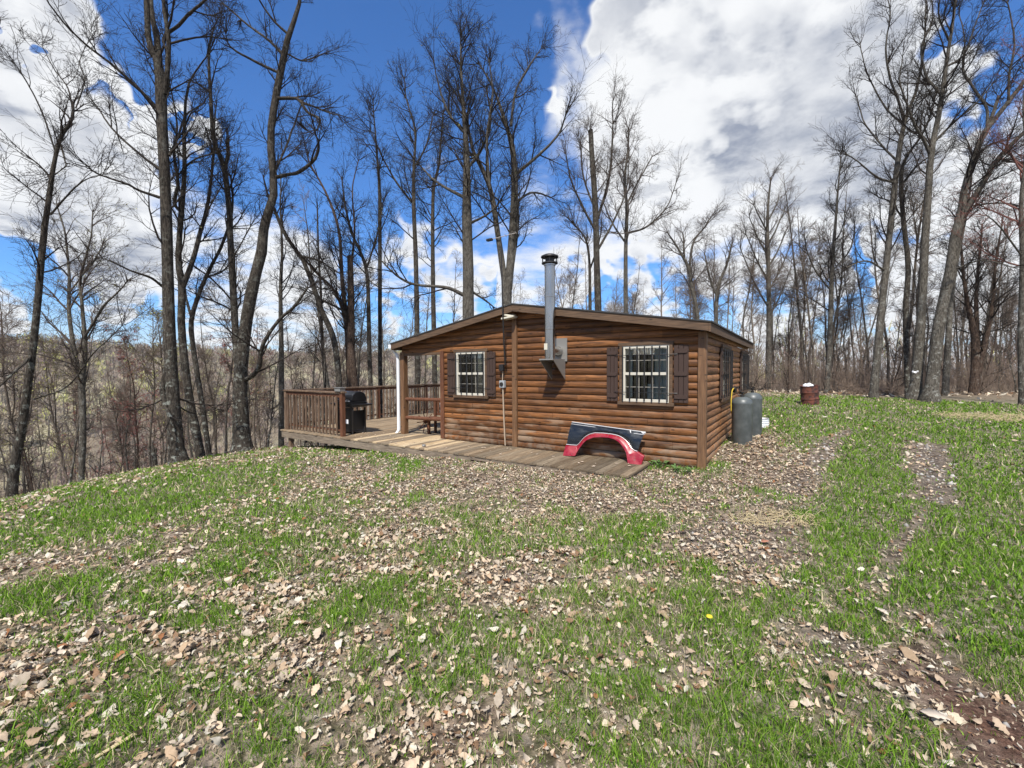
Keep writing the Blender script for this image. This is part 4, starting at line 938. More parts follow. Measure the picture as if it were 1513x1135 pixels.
def trace_tree(name, label, Z, chains, bk, tw, crown0=.4, dens=1., spread=1., group=None, buds=None, cat='tree', seed=0, fine=True, wig=.125):
    rg = np.random.default_rng(seed+100)
    CH = bases(chains, Z); base = CH[0][0, :3].copy(); gz = float(ground_z(base[0], base[1])); base_z = min(base[2], gz)
    root = empty(name, (base[0], base[1], base_z)); tag(root, label, cat, group)
    org = np.array([base[0], base[1], base_z])
    CH[0] = np.concatenate([[[base[0], base[1], base_z-.35, CH[0][0, 3]*1.5]], CH[0]]) if base[2]-base_z < .5 else np.concatenate([[[base[0], base[1], base_z-.35, CH[0][0, 3]*1.15]], CH[0]])
    n = 26; PP, RR, LEN = [], [], []
    for c in CH:
        q = catmull(c, n); q[:, :3] += np.cumsum(rg.normal(0, .006, (n, 3)), 0)*np.linspace(0, 1, n)[:, None]; PP.append(q[:, :3]-org); RR.append(np.maximum(q[:, 3], .006)); LEN.append(np.linalg.norm(np.diff(q[:, :3], axis=0), axis=1).sum())
    PP = np.array(PP); RR = np.array(RR)*(1+rg.normal(0, .025, (len(PP), n)))
    RR[0, 0] *= 1.0; RR[0, 1] *= 1.2; RR[0, 2] *= 1.06
    V, q = tubes(PP, RR, 12); f = 1+.05*np.sin(np.arange(len(V))*2.39); V = V
    tr = mesh_np('trunk', V, quads=q, mat=bk, parent=root, smooth=True)
    LEN = np.array(LEN); lv = []
    H = LEN[0]
    # level 1 : boughs along the traced stems
    P1s, R1s = [], []
    for i in range(len(PP)):
        t0 = crown0 if i == 0 else .18
        nn = int(max(3, (LEN[i]*(1-t0))*2.7*min(dens, 1.3)))
        main = RR[i, 5] > .05
        lf_ = (lambda t, _i: spread*(2.3-1.5*t)) if main else (lambda t, _i: spread*(1.25-.6*t))
        a, b, _ = grow(rg, PP[i:i+1], RR[i:i+1], nn, t0, 1., lf_, 44 if main else 38, 7, .075, wig, .028, .005)
        P1s.append(a); R1s.append(b)
    P1 = np.concatenate(P1s); R1 = np.concatenate(R1s); l1 = np.linalg.norm(np.diff(P1, axis=1), axis=2).sum(1)
    pr = np.clip(l1/1.6, .25, 1)
    P2, R2_, l2 = grow(rg, P1, R1, 9, .12, 1., lambda t, i: l1[i]*(.52-.25*t), 38, 5, .06, wig*1.1, .010, .0034, prob=pr)
    tipP, tipR, _ = grow(rg, PP, RR, 5, .97, 1., lambda t, i: spread*.9+0*t, 25, 5, .05, wig, .012, .005)
    P2 = np.concatenate([P2, tipP]); R2_ = np.concatenate([R2_, tipR]); l2 = np.linalg.norm(np.diff(P2, axis=1), axis=2).sum(1)
    pr = np.clip(l2/.5, .2, 1)
    P3, R3, l3 = grow(rg, P2, R2_, 8 if fine else 5, .15, 1., lambda t, i: np.maximum(l2[i]*.5, .14), 40, 4, .04, wig*1.3, .005, .0027, prob=pr)
    lv = [(P1, R1, 5), (P2, R2_, 4), (P3, R3, 3)]
    if fine:
        P4, R4, _ = grow(rg, P3, R3, 2, .3, 1., lambda t, i: np.maximum(l3[i]*.5, .08), 38, 3, .03, .15, .004, .0023); lv.append((P4, R4, 3))
    crown_mesh('crown', lv, tw, root, buds, rg)
    return root
M = MATS; BD, BG, BB, TD, TG = M['bark_dark'], M['bark_grey'], M['bark_brown'], M['twig_dark'], M['twig_grey']
K = 1.0
GRP_L = 'bare trees along the left edge of the clearing'
trace_tree('bare_tree', 'sinuous lichen spotted tree leaning right at the far left edge of the clearing', 9.5, [
    [(17, 739, 22), (22, 688, 17), (35, 621, 15), (48, 525, 13), (55.5, 462, 12), (65, 358, 11), (69, 328, 10), (79, 254, 8), (90, 208, 7), (107, 181, 6), (110, 154, 4)],
    ([(90, 215, 4), (97, 238, 3), (100, 250, 2.5), (85, 262, 2)], -.4), ([(75, 317, 4), (90, 300, 3.5), (110, 280, 3), (135, 265, 2), (160, 258, 1.5)], -.8),
    ([(82, 225, 3.5), (62, 165, 3), (40, 120, 2.2), (18, 85, 1.6), (0, 60, 1)], -.6), ([(108, 165, 3), (100, 130, 2.5), (78, 100, 2), (60, 66, 1.4)], .6), ([(112, 160, 2.5), (125, 120, 2), (118, 90, 1.5), (130, 60, 1)], .4),
    ([(48, 525, 6), (20, 550, 5), (-15, 580, 4)], -.8), ([(50, 590, 4), (100, 570, 3), (140, 520, 2.5), (180, 480, 1.5)], -.8)], BD, TD, .42, 1.1, .8, GRP_L, seed=1)
trace_tree('bare_tree', 'forked tree with three slim stems between the leaning tree and the tallest trunk', 13, [
    [(120, 713, 10), (122, 636, 12), (120, 562, 11), (124, 517, 9), (120, 451, 6), (118, 410, 5), (133, 350, 3), (137, 310, 2)],
    ([(120, 565, 9), (111, 525, 8), (103, 462, 7), (103, 406, 5), (97, 347, 3.5), (85, 300, 2)], .5), ([(124, 500, 5), (140, 474, 4.5), (155, 450, 4), (175, 430, 3), (190, 410, 2)], -.8), ([(118, 410, 4), (140, 385, 3), (155, 365, 2)], .5)], BG, TG, .35, 1.3, .95, GRP_L, buds=(M['bud_green'], .35, .012), seed=2)
trace_tree('bare_tree', 'tallest straight trunk at the left, forking near the top of the photo', 10.5, [
    [(267, 690, 40), (262, 668, 28), (258, 625, 23), (252, 530, 20), (249, 451, 19), (246, 340, 18), (243.5, 268, 17), (238, 167, 17), (236, 112, 18), (230, 84, 12), (219, 60, 10), (215, 0, 9), (212, -60, 7), (208, -140, 4)],
    ([(237, 125, 12), (234, 85, 11), (232, 55, 10), (224, 20, 8), (222, -30, 6), (228, -90, 4)], .6), ([(244, 140, 10), (247, 110, 8.5), (249, 60, 7.5), (243, 20, 6.5), (238, -50, 5), (232, -110, 3)], -.5),
    ([(249, 48, 6), (263, 38, 5.5), (277, 23, 5), (300, 3, 4), (335, -30, 3)], -1.2), ([(234, 162, 7), (201, 127, 5.5), (167, 97, 5), (130, 69, 4), (100, 40, 3.5), (74, 7, 3), (55, -25, 2)], -1.8),
    ([(236, 250, 6), (207, 228, 4.5), (167, 191, 3.5), (147, 161, 2.5), (127, 134, 1.8)], .9), ([(236, 292, 6), (205, 281, 4.5), (187, 271, 4), (144, 256, 3), (120, 240, 2)], -1.1), ([(242, 425, 5), (222, 410, 4.5), (192, 399, 3.5), (155, 381, 2.5), (111, 368, 1.6)], -1.5),
    ([(250, 230, 5), (262, 205, 4), (275, 170, 3), (300, 150, 2)], 1.2), ([(246, 545, 9), (240, 575, 10), (243, 600, 8), (252, 618, 6)], -.2)], BD, TD, .38, .95, 1.0, GRP_L, seed=3)
trace_tree('bare_tree', 'dark twin stemmed tree just right of the tallest trunk', 11.5, [
    [(297, 680, 16), (290, 640, 14), (282, 603, 13), (273, 543, 13), (267, 476, 12), (268, 422, 12), (262, 388, 10), (264, 340, 9), (267, 301, 9), (270, 248, 7), (269, 201, 5.5), (272, 134, 4), (287, 100, 3), (310, 70, 2)],
    ([(270, 425, 9), (286, 381, 8), (296, 343, 7), (303, 320, 6), (310, 285, 5), (315, 231, 4), (314, 200, 3), (318, 150, 2)], .5), ([(266, 312, 7), (258, 300, 6), (263, 270, 5), (258, 230, 4), (262, 180, 3), (252, 120, 2)], -.5),
    ([(270, 250, 4), (290, 235, 3), (325, 225, 2)], -.5), ([(269, 200, 3), (285, 165, 2.6), (305, 190, 2)], .4)], BD, TD, .45, 1.2, .85, GRP_L, buds=(M['bud_green'], .08, .010), seed=4)
trace_tree('bare_tree', 'slim tree leaning left at its foot between the twin stemmed trees', 12.5, [
    [(309, 674, 9), (298, 594, 8.5), (286, 517, 8), (283, 473, 8), (295, 432, 7), (311, 397, 6), (330, 359, 5), (345, 310, 3.5), (342, 260, 2.5)], ([(283, 470, 5), (276, 440, 4), (272, 400, 3)], .3), ([(305, 410, 3), (335, 395, 2.5), (370, 330, 1.8)], -.6)], BD, TD, .5, 1.2, .8, GRP_L, seed=5)
trace_tree('bare_tree', 'thick sinuous twin trunk tree at the left of the deck', 12, [
    [(360, 668, 36), (358, 655, 30), (356, 625, 25), (355, 562, 21), (359, 517, 18), (366, 460, 18), (376, 413, 18), (387, 370, 16), (389, 345, 15), (393, 326, 14), (406, 278, 12), (401, 234, 12), (401, 187, 11), (407.5, 147, 11), (417.6, 94, 10), (427.6, 53.5, 8.5), (441, 17, 6), (446, -15, 4)],
    ([(354, 560, 13), (349, 511, 11.5), (346, 460, 11), (343, 403, 10.5), (339.5, 345, 10), (339, 318, 9), (330.5, 248, 8.5), (315.5, 208, 7.5), (310.5, 141, 5.5), (308, 80, 4), (315, 40, 2)], .7), ([(332, 250, 6), (336, 228, 6), (335, 204, 5.5)], -.2),
    ([(408, 262, 7), (425, 258, 6.5), (441, 254, 6), (464, 234, 5), (469, 207, 4), (455, 195, 3)], -.7), ([(412, 145.6, 6), (430, 145, 5.5), (441, 147, 5), (454, 164, 4.5), (473, 174, 3.5), (468, 188, 2.5)], -.9), ([(445, 150, 3), (480, 165, 2.5), (500, 172, 1.5)], -.5),
    ([(413, 108, 5), (374, 90, 4), (340.6, 70, 3), (334, 50, 2)], -.8), ([(419, 82, 5), (397.5, 60, 4), (367, 37, 3.4), (327, 3, 2.6)], .8), ([(427, 52, 4.5), (404, 30, 3.5), (384, 0, 2.5), (375, -30, 1.5)], -.5), ([(425, 80, 3), (450, 90, 2.5), (483, 81, 1.5)], .5),
    ([(408, 250, 3.5), (430, 200, 3), (448, 150, 2)], .8), ([(361, 562, 9), (373, 555, 8), (383, 540, 7.5), (387, 511, 6.5), (409, 476, 5.5), (434.6, 451, 4.5), (453.6, 424, 3)], -1.0)], BD, TD, .5, .95, .95, GRP_L, seed=6)
trace_tree('bare_tree', 'thin straight tree between the twin trunk tree and the deck rail', 16, [[(415.6, 660, 9), (415.6, 530, 8), (414, 435, 6), (415.6, 365, 4), (413, 300, 2.5), (414, 255, 1.5)]], BG, TD, .42, 1.2, .85, GRP_L, seed=7)
trace_tree('bare_tree', 'dark trunk bending left above the left corner of the deck', 15, [[(503, 625, 9), (501, 569, 9), (497, 524.6, 9), (490, 493, 9), (475, 461, 8.5), (468, 440, 8), (448, 388, 7), (422, 351, 6), (407, 318, 5), (395, 290, 3.5), (388, 262, 2)],
    ([(468, 440, 4), (500, 455, 3.5), (520, 470, 3)], .6), ([(440, 378, 4), (470, 385, 3), (500, 405, 2)], -.7)], BD, TD, .5, 1.1, .9, GRP_L, seed=8)
trace_tree('bare_tree', 'very thin straight tree behind the left deck corner', 18, [[(481, 630, 5), (480, 569, 5), (476, 503, 5), (474, 440, 4), (470, 370, 3), (468, 300, 2)]], BD, TD, .4, 1.1, .8, GRP_L, seed=9)
GRP_M = 'bare trees behind the deck and the cabin'
trace_tree('bare_tree', 'stout double trunk with a broken top behind the gas grill', 15.5, [[(524, 620, 12), (523.6, 567, 12), (519, 524.6, 12), (519, 490, 11), (518, 440, 10), (517.6, 381, 9)],
    ([(517, 600, 8), (515, 540, 8), (512, 480, 8), (505, 414, 6), (500, 340, 4.5), (481, 285, 3.5), (459, 244, 2.4), (450, 215, 1.5)], .6), ([(512, 478, 5), (496, 433, 4.5), (466.6, 403, 3.5), (440, 372, 2.5)], -.6), ([(518, 400, 4), (524, 340, 3), (520, 280, 2), (528, 235, 1.4)], .4)], BB, TD, .55, 1.5, 1., GRP_M, seed=10)
trace_tree('bare_tree', 'slender tree curving left just right of the broken trunk', 16, [[(549, 610, 7), (546, 518, 6.5), (544, 425, 6), (539, 388, 5), (522, 348, 4), (511, 307, 3), (505, 260, 2)], ([(541, 400, 3), (556, 350, 2.4), (566, 310, 1.6)], .5)], BD, TD, .48, 1.3, .85, GRP_M, seed=11)
trace_tree('bare_tree', 'straight pole like tree in front of the deck side railing', 17, [[(562, 600, 7), (561.6, 518, 6.5), (561.6, 396, 6), (561, 285, 5), (557, 229, 3.2), (553, 174, 2), (551, 145, 1.2)]], BD, TD, .48, 1.3, .85, GRP_M, seed=12)
trace_tree('bare_tree', 'tall tree with a narrow upswept crown left of the cabin roof', 17, [[(617, 600, 8), (616, 492, 8), (614.5, 396, 7), (611, 307, 6), (611, 248, 4.5), (612.6, 192, 3), (600, 148, 2), (596, 115, 1.2)], ([(609, 300, 3.5), (585, 268, 3), (563, 228, 2), (548, 190, 1.4)], -.6), ([(611, 250, 3), (630, 215, 2.4), (640, 170, 1.6)], .6)], BD, TD, .42, 1.5, 1.0, GRP_M, buds=(M['bud_green'], .10, .012), seed=13)
trace_tree('bare_tree', 'straight tree standing close left of the large trunk over the roof', 18, [[(643, 600, 8), (641, 485, 7.5), (639.6, 396, 6), (640, 285, 5), (648, 248, 4), (651.5, 215, 3), (655, 165, 2)]], BD, TD, .42, 1.4, .95, GRP_M, seed=14)
trace_tree('bare_tree', 'largest trunk rising behind the left roof slope', 14, [[(693, 600, 18), (692, 463, 17), (692, 393, 16), (690, 319, 14), (690, 245, 10), (688, 189.5, 7.5), (686, 152, 5.5), (682.6, 97, 3.5), (683, 40, 2)],
    ([(685, 436, 6), (659, 425, 5), (611, 420, 4), (581, 403, 3), (559, 381, 2)], -1.), ([(688, 293, 5), (659, 277, 4), (640, 263, 3), (620, 240, 2)], .8), ([(690, 250, 5), (712, 220, 4), (726, 180, 3), (720, 130, 2)], .7), ([(689, 200, 4), (665, 170, 3.4), (650, 130, 2.4), (640, 85, 1.5)], -.6), ([(694, 330, 4), (720, 318, 3), (742, 300, 2)], -.7), ([(696, 430, 4), (712, 440, 3), (728, 452, 2)], .5)], BG, TD, .36, 1.35, 1.15, GRP_M, buds=(M['bud_green'], .10, .012), seed=15)
trace_tree('bare_tree', 'forked tree with two dark stems directly behind the roof ridge', 14, [[(750, 600, 14), (749, 448, 14), (751, 423, 13), (755, 382, 12), (760, 297, 11), (760, 245, 9), (754.7, 208, 7.5), (747, 182, 5.5), (729, 130, 3.5), (706.6, 90, 2)],
    ([(747, 440, 10), (745.5, 415, 9.5), (736, 348.7, 8), (725, 282, 7.5), (710, 245, 6.5), (699, 223, 5), (690, 180, 3), (676, 130, 2)], .7), ([(724, 280, 4.5), (720, 235, 4), (719.6, 193, 3.5), (727, 140, 2.5), (722, 90, 1.6)], -.5),
    ([(764, 256, 5), (799, 226.5, 4), (825, 197, 3), (838, 160, 1.8)], -.6), ([(755, 186, 4), (762, 134, 3), (785, 92, 2), (800, 70, 1.2)], .6), ([(757, 400, 4), (766, 330, 3.5), (764, 270, 3)], -.5), ([(761, 300, 4), (785, 285, 3), (815, 290, 2)], .8)], BG, TD, .42, 1.35, 1.15, GRP_M, buds=(M['bud_green'], .08, .012), seed=16)
trace_tree('bare_tree', 'tree with a dead snapped top above the stove pipe', 17, [[(886, 600, 10), (884, 460, 10), (880.6, 356, 9), (879, 300.6, 9), (875, 245, 8), (872.4, 193, 7)], ([(882, 345, 4), (862, 308, 3.4), (843.5, 267, 2.4), (834, 225, 1.5)], -.6), ([(881, 330, 4.5), (899, 267, 3.5), (905, 208, 2.6), (906, 150, 1.5)], .5), ([(883, 370, 4), (905, 330, 3), (925, 280, 2), (930, 220, 1.4)], .9), ([(879, 310, 3), (862, 260, 2.5), (858, 210, 1.6)], .6)], BD, TG, .55, 1.5, 1., GRP_M, seed=17)
trace_tree('bare_tree', 'thin tree close left of the snapped tree', 18, [[(873, 600, 5), (872, 460, 5), (871, 393, 4), (866, 356, 3.2), (851, 334, 2.4), (835, 318, 1.6)], ([(871, 400, 3), (885, 360, 2), (890, 330, 1.4)], .5)], BD, TG, .55, 1.3, .9, GRP_M, seed=18)
trace_tree('bare_tree', 'straight tree with a wide rounded crown right of the snapped tree', 19, [[(926, 600, 7), (925, 463, 7), (925, 374.6, 6), (927, 311.7, 5), (924, 265, 4), (928.7, 226.5, 3), (931, 190, 2)], ([(926, 345, 3.5), (955, 335, 3), (985, 305, 2), (998, 270, 1.4)], -.6), ([(927, 300, 3), (945, 265, 2.4), (965, 230, 1.6)], .6), ([(925, 360, 3), (905, 330, 2.4), (893, 300, 1.6)], .6)], BG, TG, .42, 1.5, 1.05, GRP_M, seed=19)
trace_tree('bare_tree', 'curving tree leaning left above the barred cabin window', 20, [[(1036, 600, 7), (1031, 471, 6), (1023, 429, 5.5), (1017.5, 397, 5), (1003, 369, 3.5), (986, 341, 2)], ([(1018, 400, 4), (1024.6, 358.6, 3.4), (1042, 335, 2.4), (1052, 318, 1.6)], .5), ([(1012, 385, 3), (1008, 345, 2)], .4)], BG, TG, .45, 1.4, .95, GRP_M, seed=20)
trace_tree('bare_tree', 'small forked tree above the right end of the cabin roof', 20, [[(1058, 600, 7), (1058, 475, 6), (1061.6, 425.5, 5.5), (1074, 394, 4), (1082, 360, 2.5)], ([(1060, 440, 3.5), (1048, 410, 3), (1040, 375, 2)], .5)], BG, TG, .45, 1.4, .9, GRP_M, seed=21)
GRP_R = 'bare trees along the right edge of the clearing'
trace_tree('bare_tree', 'straight slim tree with a tall fan of upswept branches left of the burn barrel', 19, [[(1135.6, 580, 10), (1136, 482, 8), (1135.6, 411, 7), (1134, 341, 5), (1135.6, 299, 3.6), (1139, 262, 2)],
    *[([(1135.5, y0, 3), (1135.5+s*w*.5, y0-w*.9, 2.4), (1135.5+s*w, y0-w*2.1, 1.4)], .5*s) for y0, s, w in ((470, 1, 36), (455, -1, 42), (430, 1, 30), (415, -1, 34), (395, 1, 28), (380, -1, 28), (360, 1, 24), (345, -1, 20), (325, 1, 15))]], BG, TG, .36, 1.2, .85, GRP_R, seed=22)
trace_tree('bare_tree', 'slim tree rising right behind the burn barrel', 18, [[(1221, 584, 9), (1225.5, 517, 8), (1229, 411, 7), (1232.5, 358.6, 5.5), (1236, 310, 4), (1240, 262, 2.5), (1243, 225, 1.4)], ([(1228, 430, 3), (1205, 400, 2.4), (1190, 365, 1.6)], -.5), ([(1230, 400, 3), (1255, 370, 2.4), (1262, 330, 1.6)], .5)], BG, TD, .36, 1.3, .95, GRP_R, seed=23)
trace_tree('bare_tree', 'tall tree leaning right, first of the big trees right of the burn barrel', 15, [[(1291, 582, 15), (1293, 560, 13), (1303.7, 449, 12), (1310, 388, 11), (1318.7, 310, 10), (1325.8, 246.7, 9), (1336, 183, 7), (1354, 134, 5), (1364.6, 70.5, 3.6), (1368, 0, 2.4), (1372, -50, 1.5)],
    ([(1336, 180, 5), (1326, 145, 4.5), (1315, 116, 4), (1308, 70, 3), (1315, 18, 2), (1305, -20, 1.4)], -.8), ([(1322, 270, 4.5), (1296, 262, 3.6), (1268, 240, 2.4), (1245, 225, 1.6)], -.8), ([(1328, 240, 4), (1302, 215, 3.2), (1275, 180, 2.4), (1262, 140, 1.6)], .6), ([(1336, 185, 4), (1310, 160, 3), (1285, 110, 2.2), (1275, 60, 1.5)], .6), ([(1308, 400, 4), (1280, 385, 3), (1250, 395, 2)], -.6)], BG, TD, .34, 1.3, 1.1, GRP_R, seed=24)
trace_tree('bare_tree', 'thinner dark tree between the two tall trees right of the barrel', 16, [[(1341, 580, 9), (1338, 460, 9), (1341.7, 395, 9), (1334.6, 328, 8), (1331, 261, 7), (1340, 232, 5.5), (1359, 205, 4.5), (1375, 170, 3), (1385, 130, 2)], ([(1335, 270, 4), (1350, 250, 3.4), (1368, 233, 2.4)], -.5), ([(1338, 330, 3.5), (1318, 300, 3), (1300, 290, 2)], .5)], BD, TD, .42, 1.3, 1., GRP_R, seed=25)
trace_tree('bare_tree', 'tall upright tree with a white tag fixed to its foot', 14.5, [[(1351, 582, 24), (1354, 560, 19), (1362, 449, 14), (1367, 343.6, 13), (1365, 398, 12.5)][:4]+[(1370, 299.6, 11.5), (1375, 225.6, 10), (1389, 155, 8.5), (1396, 98.7, 7), (1403, 53, 5.4), (1410, 0, 4), (1414, -50, 2.5), (1416, -90, 1.5)],
    ([(1374, 228, 6.5), (1364, 205, 5.5), (1354, 190, 5), (1343, 160, 4), (1330, 120, 2.6), (1335, 80, 1.6)], -.7), ([(1392, 142, 5.5), (1380, 128, 5), (1368, 112, 4.4), (1361, 70.5, 3.4), (1376, 30, 2.4), (1370, -20, 1.6)], .7), ([(1380, 210, 5), (1410, 180, 4), (1438.6, 155, 3.2), (1465, 122, 2)], -.9),
    ([(1397, 100, 4.5), (1425, 80, 3.6), (1440, 40, 2.6), (1455, 0, 1.6)], .7), ([(1402, 60, 4), (1388, 25, 3), (1392, -20, 2)], -.5)], BG, TD, .42, 1.3, 1.15, GRP_R, seed=26)
trace_tree('bare_tree', 'massive lichen covered trunk leaning right and forking at the right edge', 14, [[(1375, 583, 27), (1378, 560, 23), (1388, 476, 20), (1404, 398, 17), (1409, 359, 16.5), (1414, 338, 16), (1420, 312, 14), (1424.5, 282, 12), (1438.6, 232.6, 11), (1456, 194, 10), (1481, 162, 9), (1512.6, 120, 7.5), (1545, 75, 6), (1570, 20, 4)],
    ([(1418, 330, 13), (1431.5, 306, 11), (1452.7, 271, 10), (1474, 236, 9), (1512.6, 197, 8), (1550, 165, 6), (1600, 120, 4)], -.8), ([(1456, 196, 7), (1466, 170, 6.5), (1474, 141, 6)], .3), ([(1458, 190, 5.5), (1458, 160, 5.2), (1438.6, 130, 4.6), (1424.5, 102, 3.6), (1428, 60, 2.6), (1420, 20, 1.6)], .6),
    ([(1490, 155, 5), (1492, 110, 4.4), (1500, 60, 3.4), (1490, 0, 2.2)], -.6), ([(1475, 235, 4), (1500, 240, 3.6), (1540, 238, 3)], -.8), ([(1436, 240, 4.5), (1460, 215, 3.6), (1490, 205, 2.8), (1530, 190, 2)], -.9), ([(1430, 305, 4), (1480, 300, 3), (1530, 310, 2)], -1.2), ([(1405, 400, 4), (1450, 385, 3), (1500, 395, 2)], -1.2)], BG, TD, .42, 1.2, 1.1, GRP_R, seed=27)
trace_tree('bare_tree', 'grey stem right behind the massive leaning trunk', 16.5, [[(1397, 577, 13), (1400, 520, 11), (1404, 449, 9), (1412, 390, 8), (1424, 330, 6), (1432, 280, 4), (1436, 230, 2)]], BG, TD, .5, 1.2, .9, GRP_R, seed=28)
trace_tree('bare_tree', 'cluster of brown stems growing from one foot near the right edge', 17, [[(1438, 582, 18), (1441, 540, 15), (1440, 500, 13), (1431, 454, 8), (1424, 410, 6), (1420, 360, 3.6), (1412, 320, 2)], ([(1442, 575, 12), (1450, 530, 10), (1459, 490, 8), (1466, 440, 6), (1470, 380, 4), (1478, 330, 2)], -.6), ([(1443, 560, 10), (1444, 500, 9), (1442, 440, 7), (1446, 380, 5), (1450, 330, 2.5)], .6)], BB, TD, .5, 1.4, 1., GRP_R, seed=29)
trace_tree('bare_tree', 'rightmost trunk, cut off by the right border', 13, [[(1511, 588, 14), (1509, 500, 12), (1512, 400, 10), (1510, 300, 8), (1516, 220, 5), (1512, 150, 3), (1520, 90, 2)], ([(1511, 380, 3.5), (1480, 340, 3), (1455, 320, 2)], -.4)], BG, M['twig_red'], .36, 1.5, 1.1, GRP_R, buds=(M['bud_red'], .2, .016), seed=30)

# ---- the woods: a handful of kinds, copied
def wood_tree(name, H_, seed, bk, tw, buds=None, crown0=.35, r0=.075, upb=.05, wide=1., lean=.02, nb=1.):
    rg = np.random.default_rng(seed); root = empty(name)
    n = 20; P = np.zeros((1, n, 3)); d = np.array([rg.normal(0, .06), rg.normal(0, .06), 1.]); cur = np.array([0, 0, -1.0]); 
    for k in range(n):
        P[0, k] = cur; d = d+rg.normal(0, .05, 3)*[1, 1, 0]; d[:2] *= .9; d /= np.linalg.norm(d); cur = cur+d*(H_+1.)/(n-1)
    R = (r0*(1-np.linspace(0, 1, n))**.75+.008)[None]
    chains = [(P, R)]
    if rg.random() < .5:     # a fork
        a, b, _ = grow(rg, P, R, 1, .35, .6, lambda t, i: H_*(1-t)*.9, 18, n, .04, .05, r0*.6, .008); chains.append((a, b))
    PP = np.concatenate([c[0] for c in chains]); RR = np.concatenate([c[1] for c in chains])
    V, q = tubes(PP, RR, 7); mesh_np('trunk', V, quads=q, mat=bk, parent=root, smooth=True)
    P1, R1, l1 = grow(rg, PP, RR, int(22*nb), crown0, 1., lambda t, i: wide*H_*(.24-.15*t), 42, 6, upb*.7, .15, .022, .005)
    P2, R2_, l2 = grow(rg, P1, R1, 7, .12, 1., lambda t, i: l1[i]*(.5-.25*t), 42, 4, upb*.5, .17, .009, .0040)
    P3, R3, l3 = grow(rg, P2, R2_, 5, .15, 1., lambda t, i: np.maximum(l2[i]*.5, .2), 36, 3, .03, .15, .006, .0036)
    crown_mesh('crown', [(P1, R1, 4), (P2, R2_, 3), (P3, R3, 3)], tw, root, buds, rg)
    return root
def copy_tree(o):
    c = o.copy(); COL.objects.link(c)
    for ch in o.children: d = ch.copy(); COL.objects.link(d); d.parent = c
    return c
TR_, bud_g, bud_r = M['twig_red'], M['bud_green'], M['bud_red']
TW, BW = M['twig_wood'], M['bark_wood']
KINDS = [wood_tree('woodland_tree', 11.5, 51, BW, TW), wood_tree('woodland_tree', 12.5, 52, BG, TW, r0=.09), wood_tree('woodland_tree', 10, 53, BG, TW, wide=.8, r0=.07), wood_tree('woodland_tree', 9, 54, BW, TW, wide=.8, r0=.055, crown0=.3),
         wood_tree('woodland_tree', 12, 55, BW, TW, wide=1.2, r0=.08, upb=.09), wood_tree('woodland_tree', 7.5, 56, BB, TR_, (bud_r, .6, .030), r0=.05, crown0=.25), wood_tree('woodland_tree', 8.5, 57, BW, TW, (bud_g, .45, .028), r0=.06, crown0=.3), wood_tree('woodland_tree', 13, 58, BG, TG, wide=.9, r0=.075, crown0=.45),
         wood_tree('woodland_sapling', 4.2, 59, BB, TD, r0=.022, crown0=.2, wide=1.2, nb=.6), wood_tree('woodland_sapling', 5.5, 60, BG, TG, r0=.028, crown0=.25, wide=.9, nb=.6)]
MARKS = [(60, 'left of the leaning trunk'), (170, 'around the forked slim tree'), (262, 'left of the tallest trunk'), (340, 'right of the tallest trunk'), (440, 'left of the deck'), (515, 'over the deck corner'), (600, 'over the deck rail'), (690, 'left of the roof peak'), (760, 'at the roof peak'), (880, 'right of the stove pipe'), (1000, 'over the right roof slope'), (1130, 'over the roof end'), (1190, 'left of the barrel'), (1290, 'behind the barrel'), (1360, 'by the tagged trunk'), (1440, 'by the massive trunk'), (1515, 'near the right border')]
used = [False]*len(KINDS); rr = random.Random(5)
LAB = {}
def place(kind, X, Y, s, label, group, dz=0):
    o = KINDS[kind]
    if used[kind]: o = copy_tree(o)
    used[kind] = True
    o.location = (X, Y, float(ground_z(X, Y))+dz); o.rotation_euler = (rr.uniform(-.04, .04), rr.uniform(-.04, .04), rr.uniform(0, 6.28)); o.scale = (s, s, s*rr.uniform(.9, 1.12))
    tag(o, label, 'tree' if kind < 8 else 'sapling', group)
def scatter(npts, xpix, ydist, kinds, smin, smax, label, group, mind=.8, jit=0):
    pts = []
    tries = 0
    while len(pts) < npts and tries < 6000:
        tries += 1
        Y = rr.uniform(*ydist)**1.0; x = rr.uniform(*xpix); X = (x-CX)/F*Y
        if all((X-a)**2+(Y-b)**2 > mind**2 for a, b in pts): pts.append((X, Y))
    recs = []; bk_ = {}
    ORD = ['leftmost', 'second', 'third', 'fourth', 'fifth', 'sixth', 'seventh', 'eighth']
    for X, Y in pts:
        k_ = rr.choice(kinds); px_ = CX+F*X/Y
        look = {0: 'grey', 1: 'sturdy grey', 2: 'slim dark', 3: 'thin brown', 4: 'wide crowned grey', 5: 'low reddish', 6: 'small green budded', 7: 'tall dark', 8: 'wispy dark', 9: 'wispy grey'}[k_]
        where = next((w_ for e_, w_ in MARKS if px_ < e_), 'past the right border trunk'); depth = 'near' if Y < ydist[0]+(ydist[1]-ydist[0])*.4 else 'far'
        t_ = f'{look} {label}, {depth}, {where}'; recs.append((X, Y, k_, px_, t_)); bk_.setdefault(t_, []).append(px_)
    for X, Y, k_, px_, t_ in recs:
        same = sorted(bk_[t_]); n_ = same.index(px_)
        if len(same) > 1: t_ = t_+(', leftmost' if n_ == 0 else f', {ORD[n_]} from left')
        place(k_, X, Y, rr.uniform(smin, smax), t_, group)

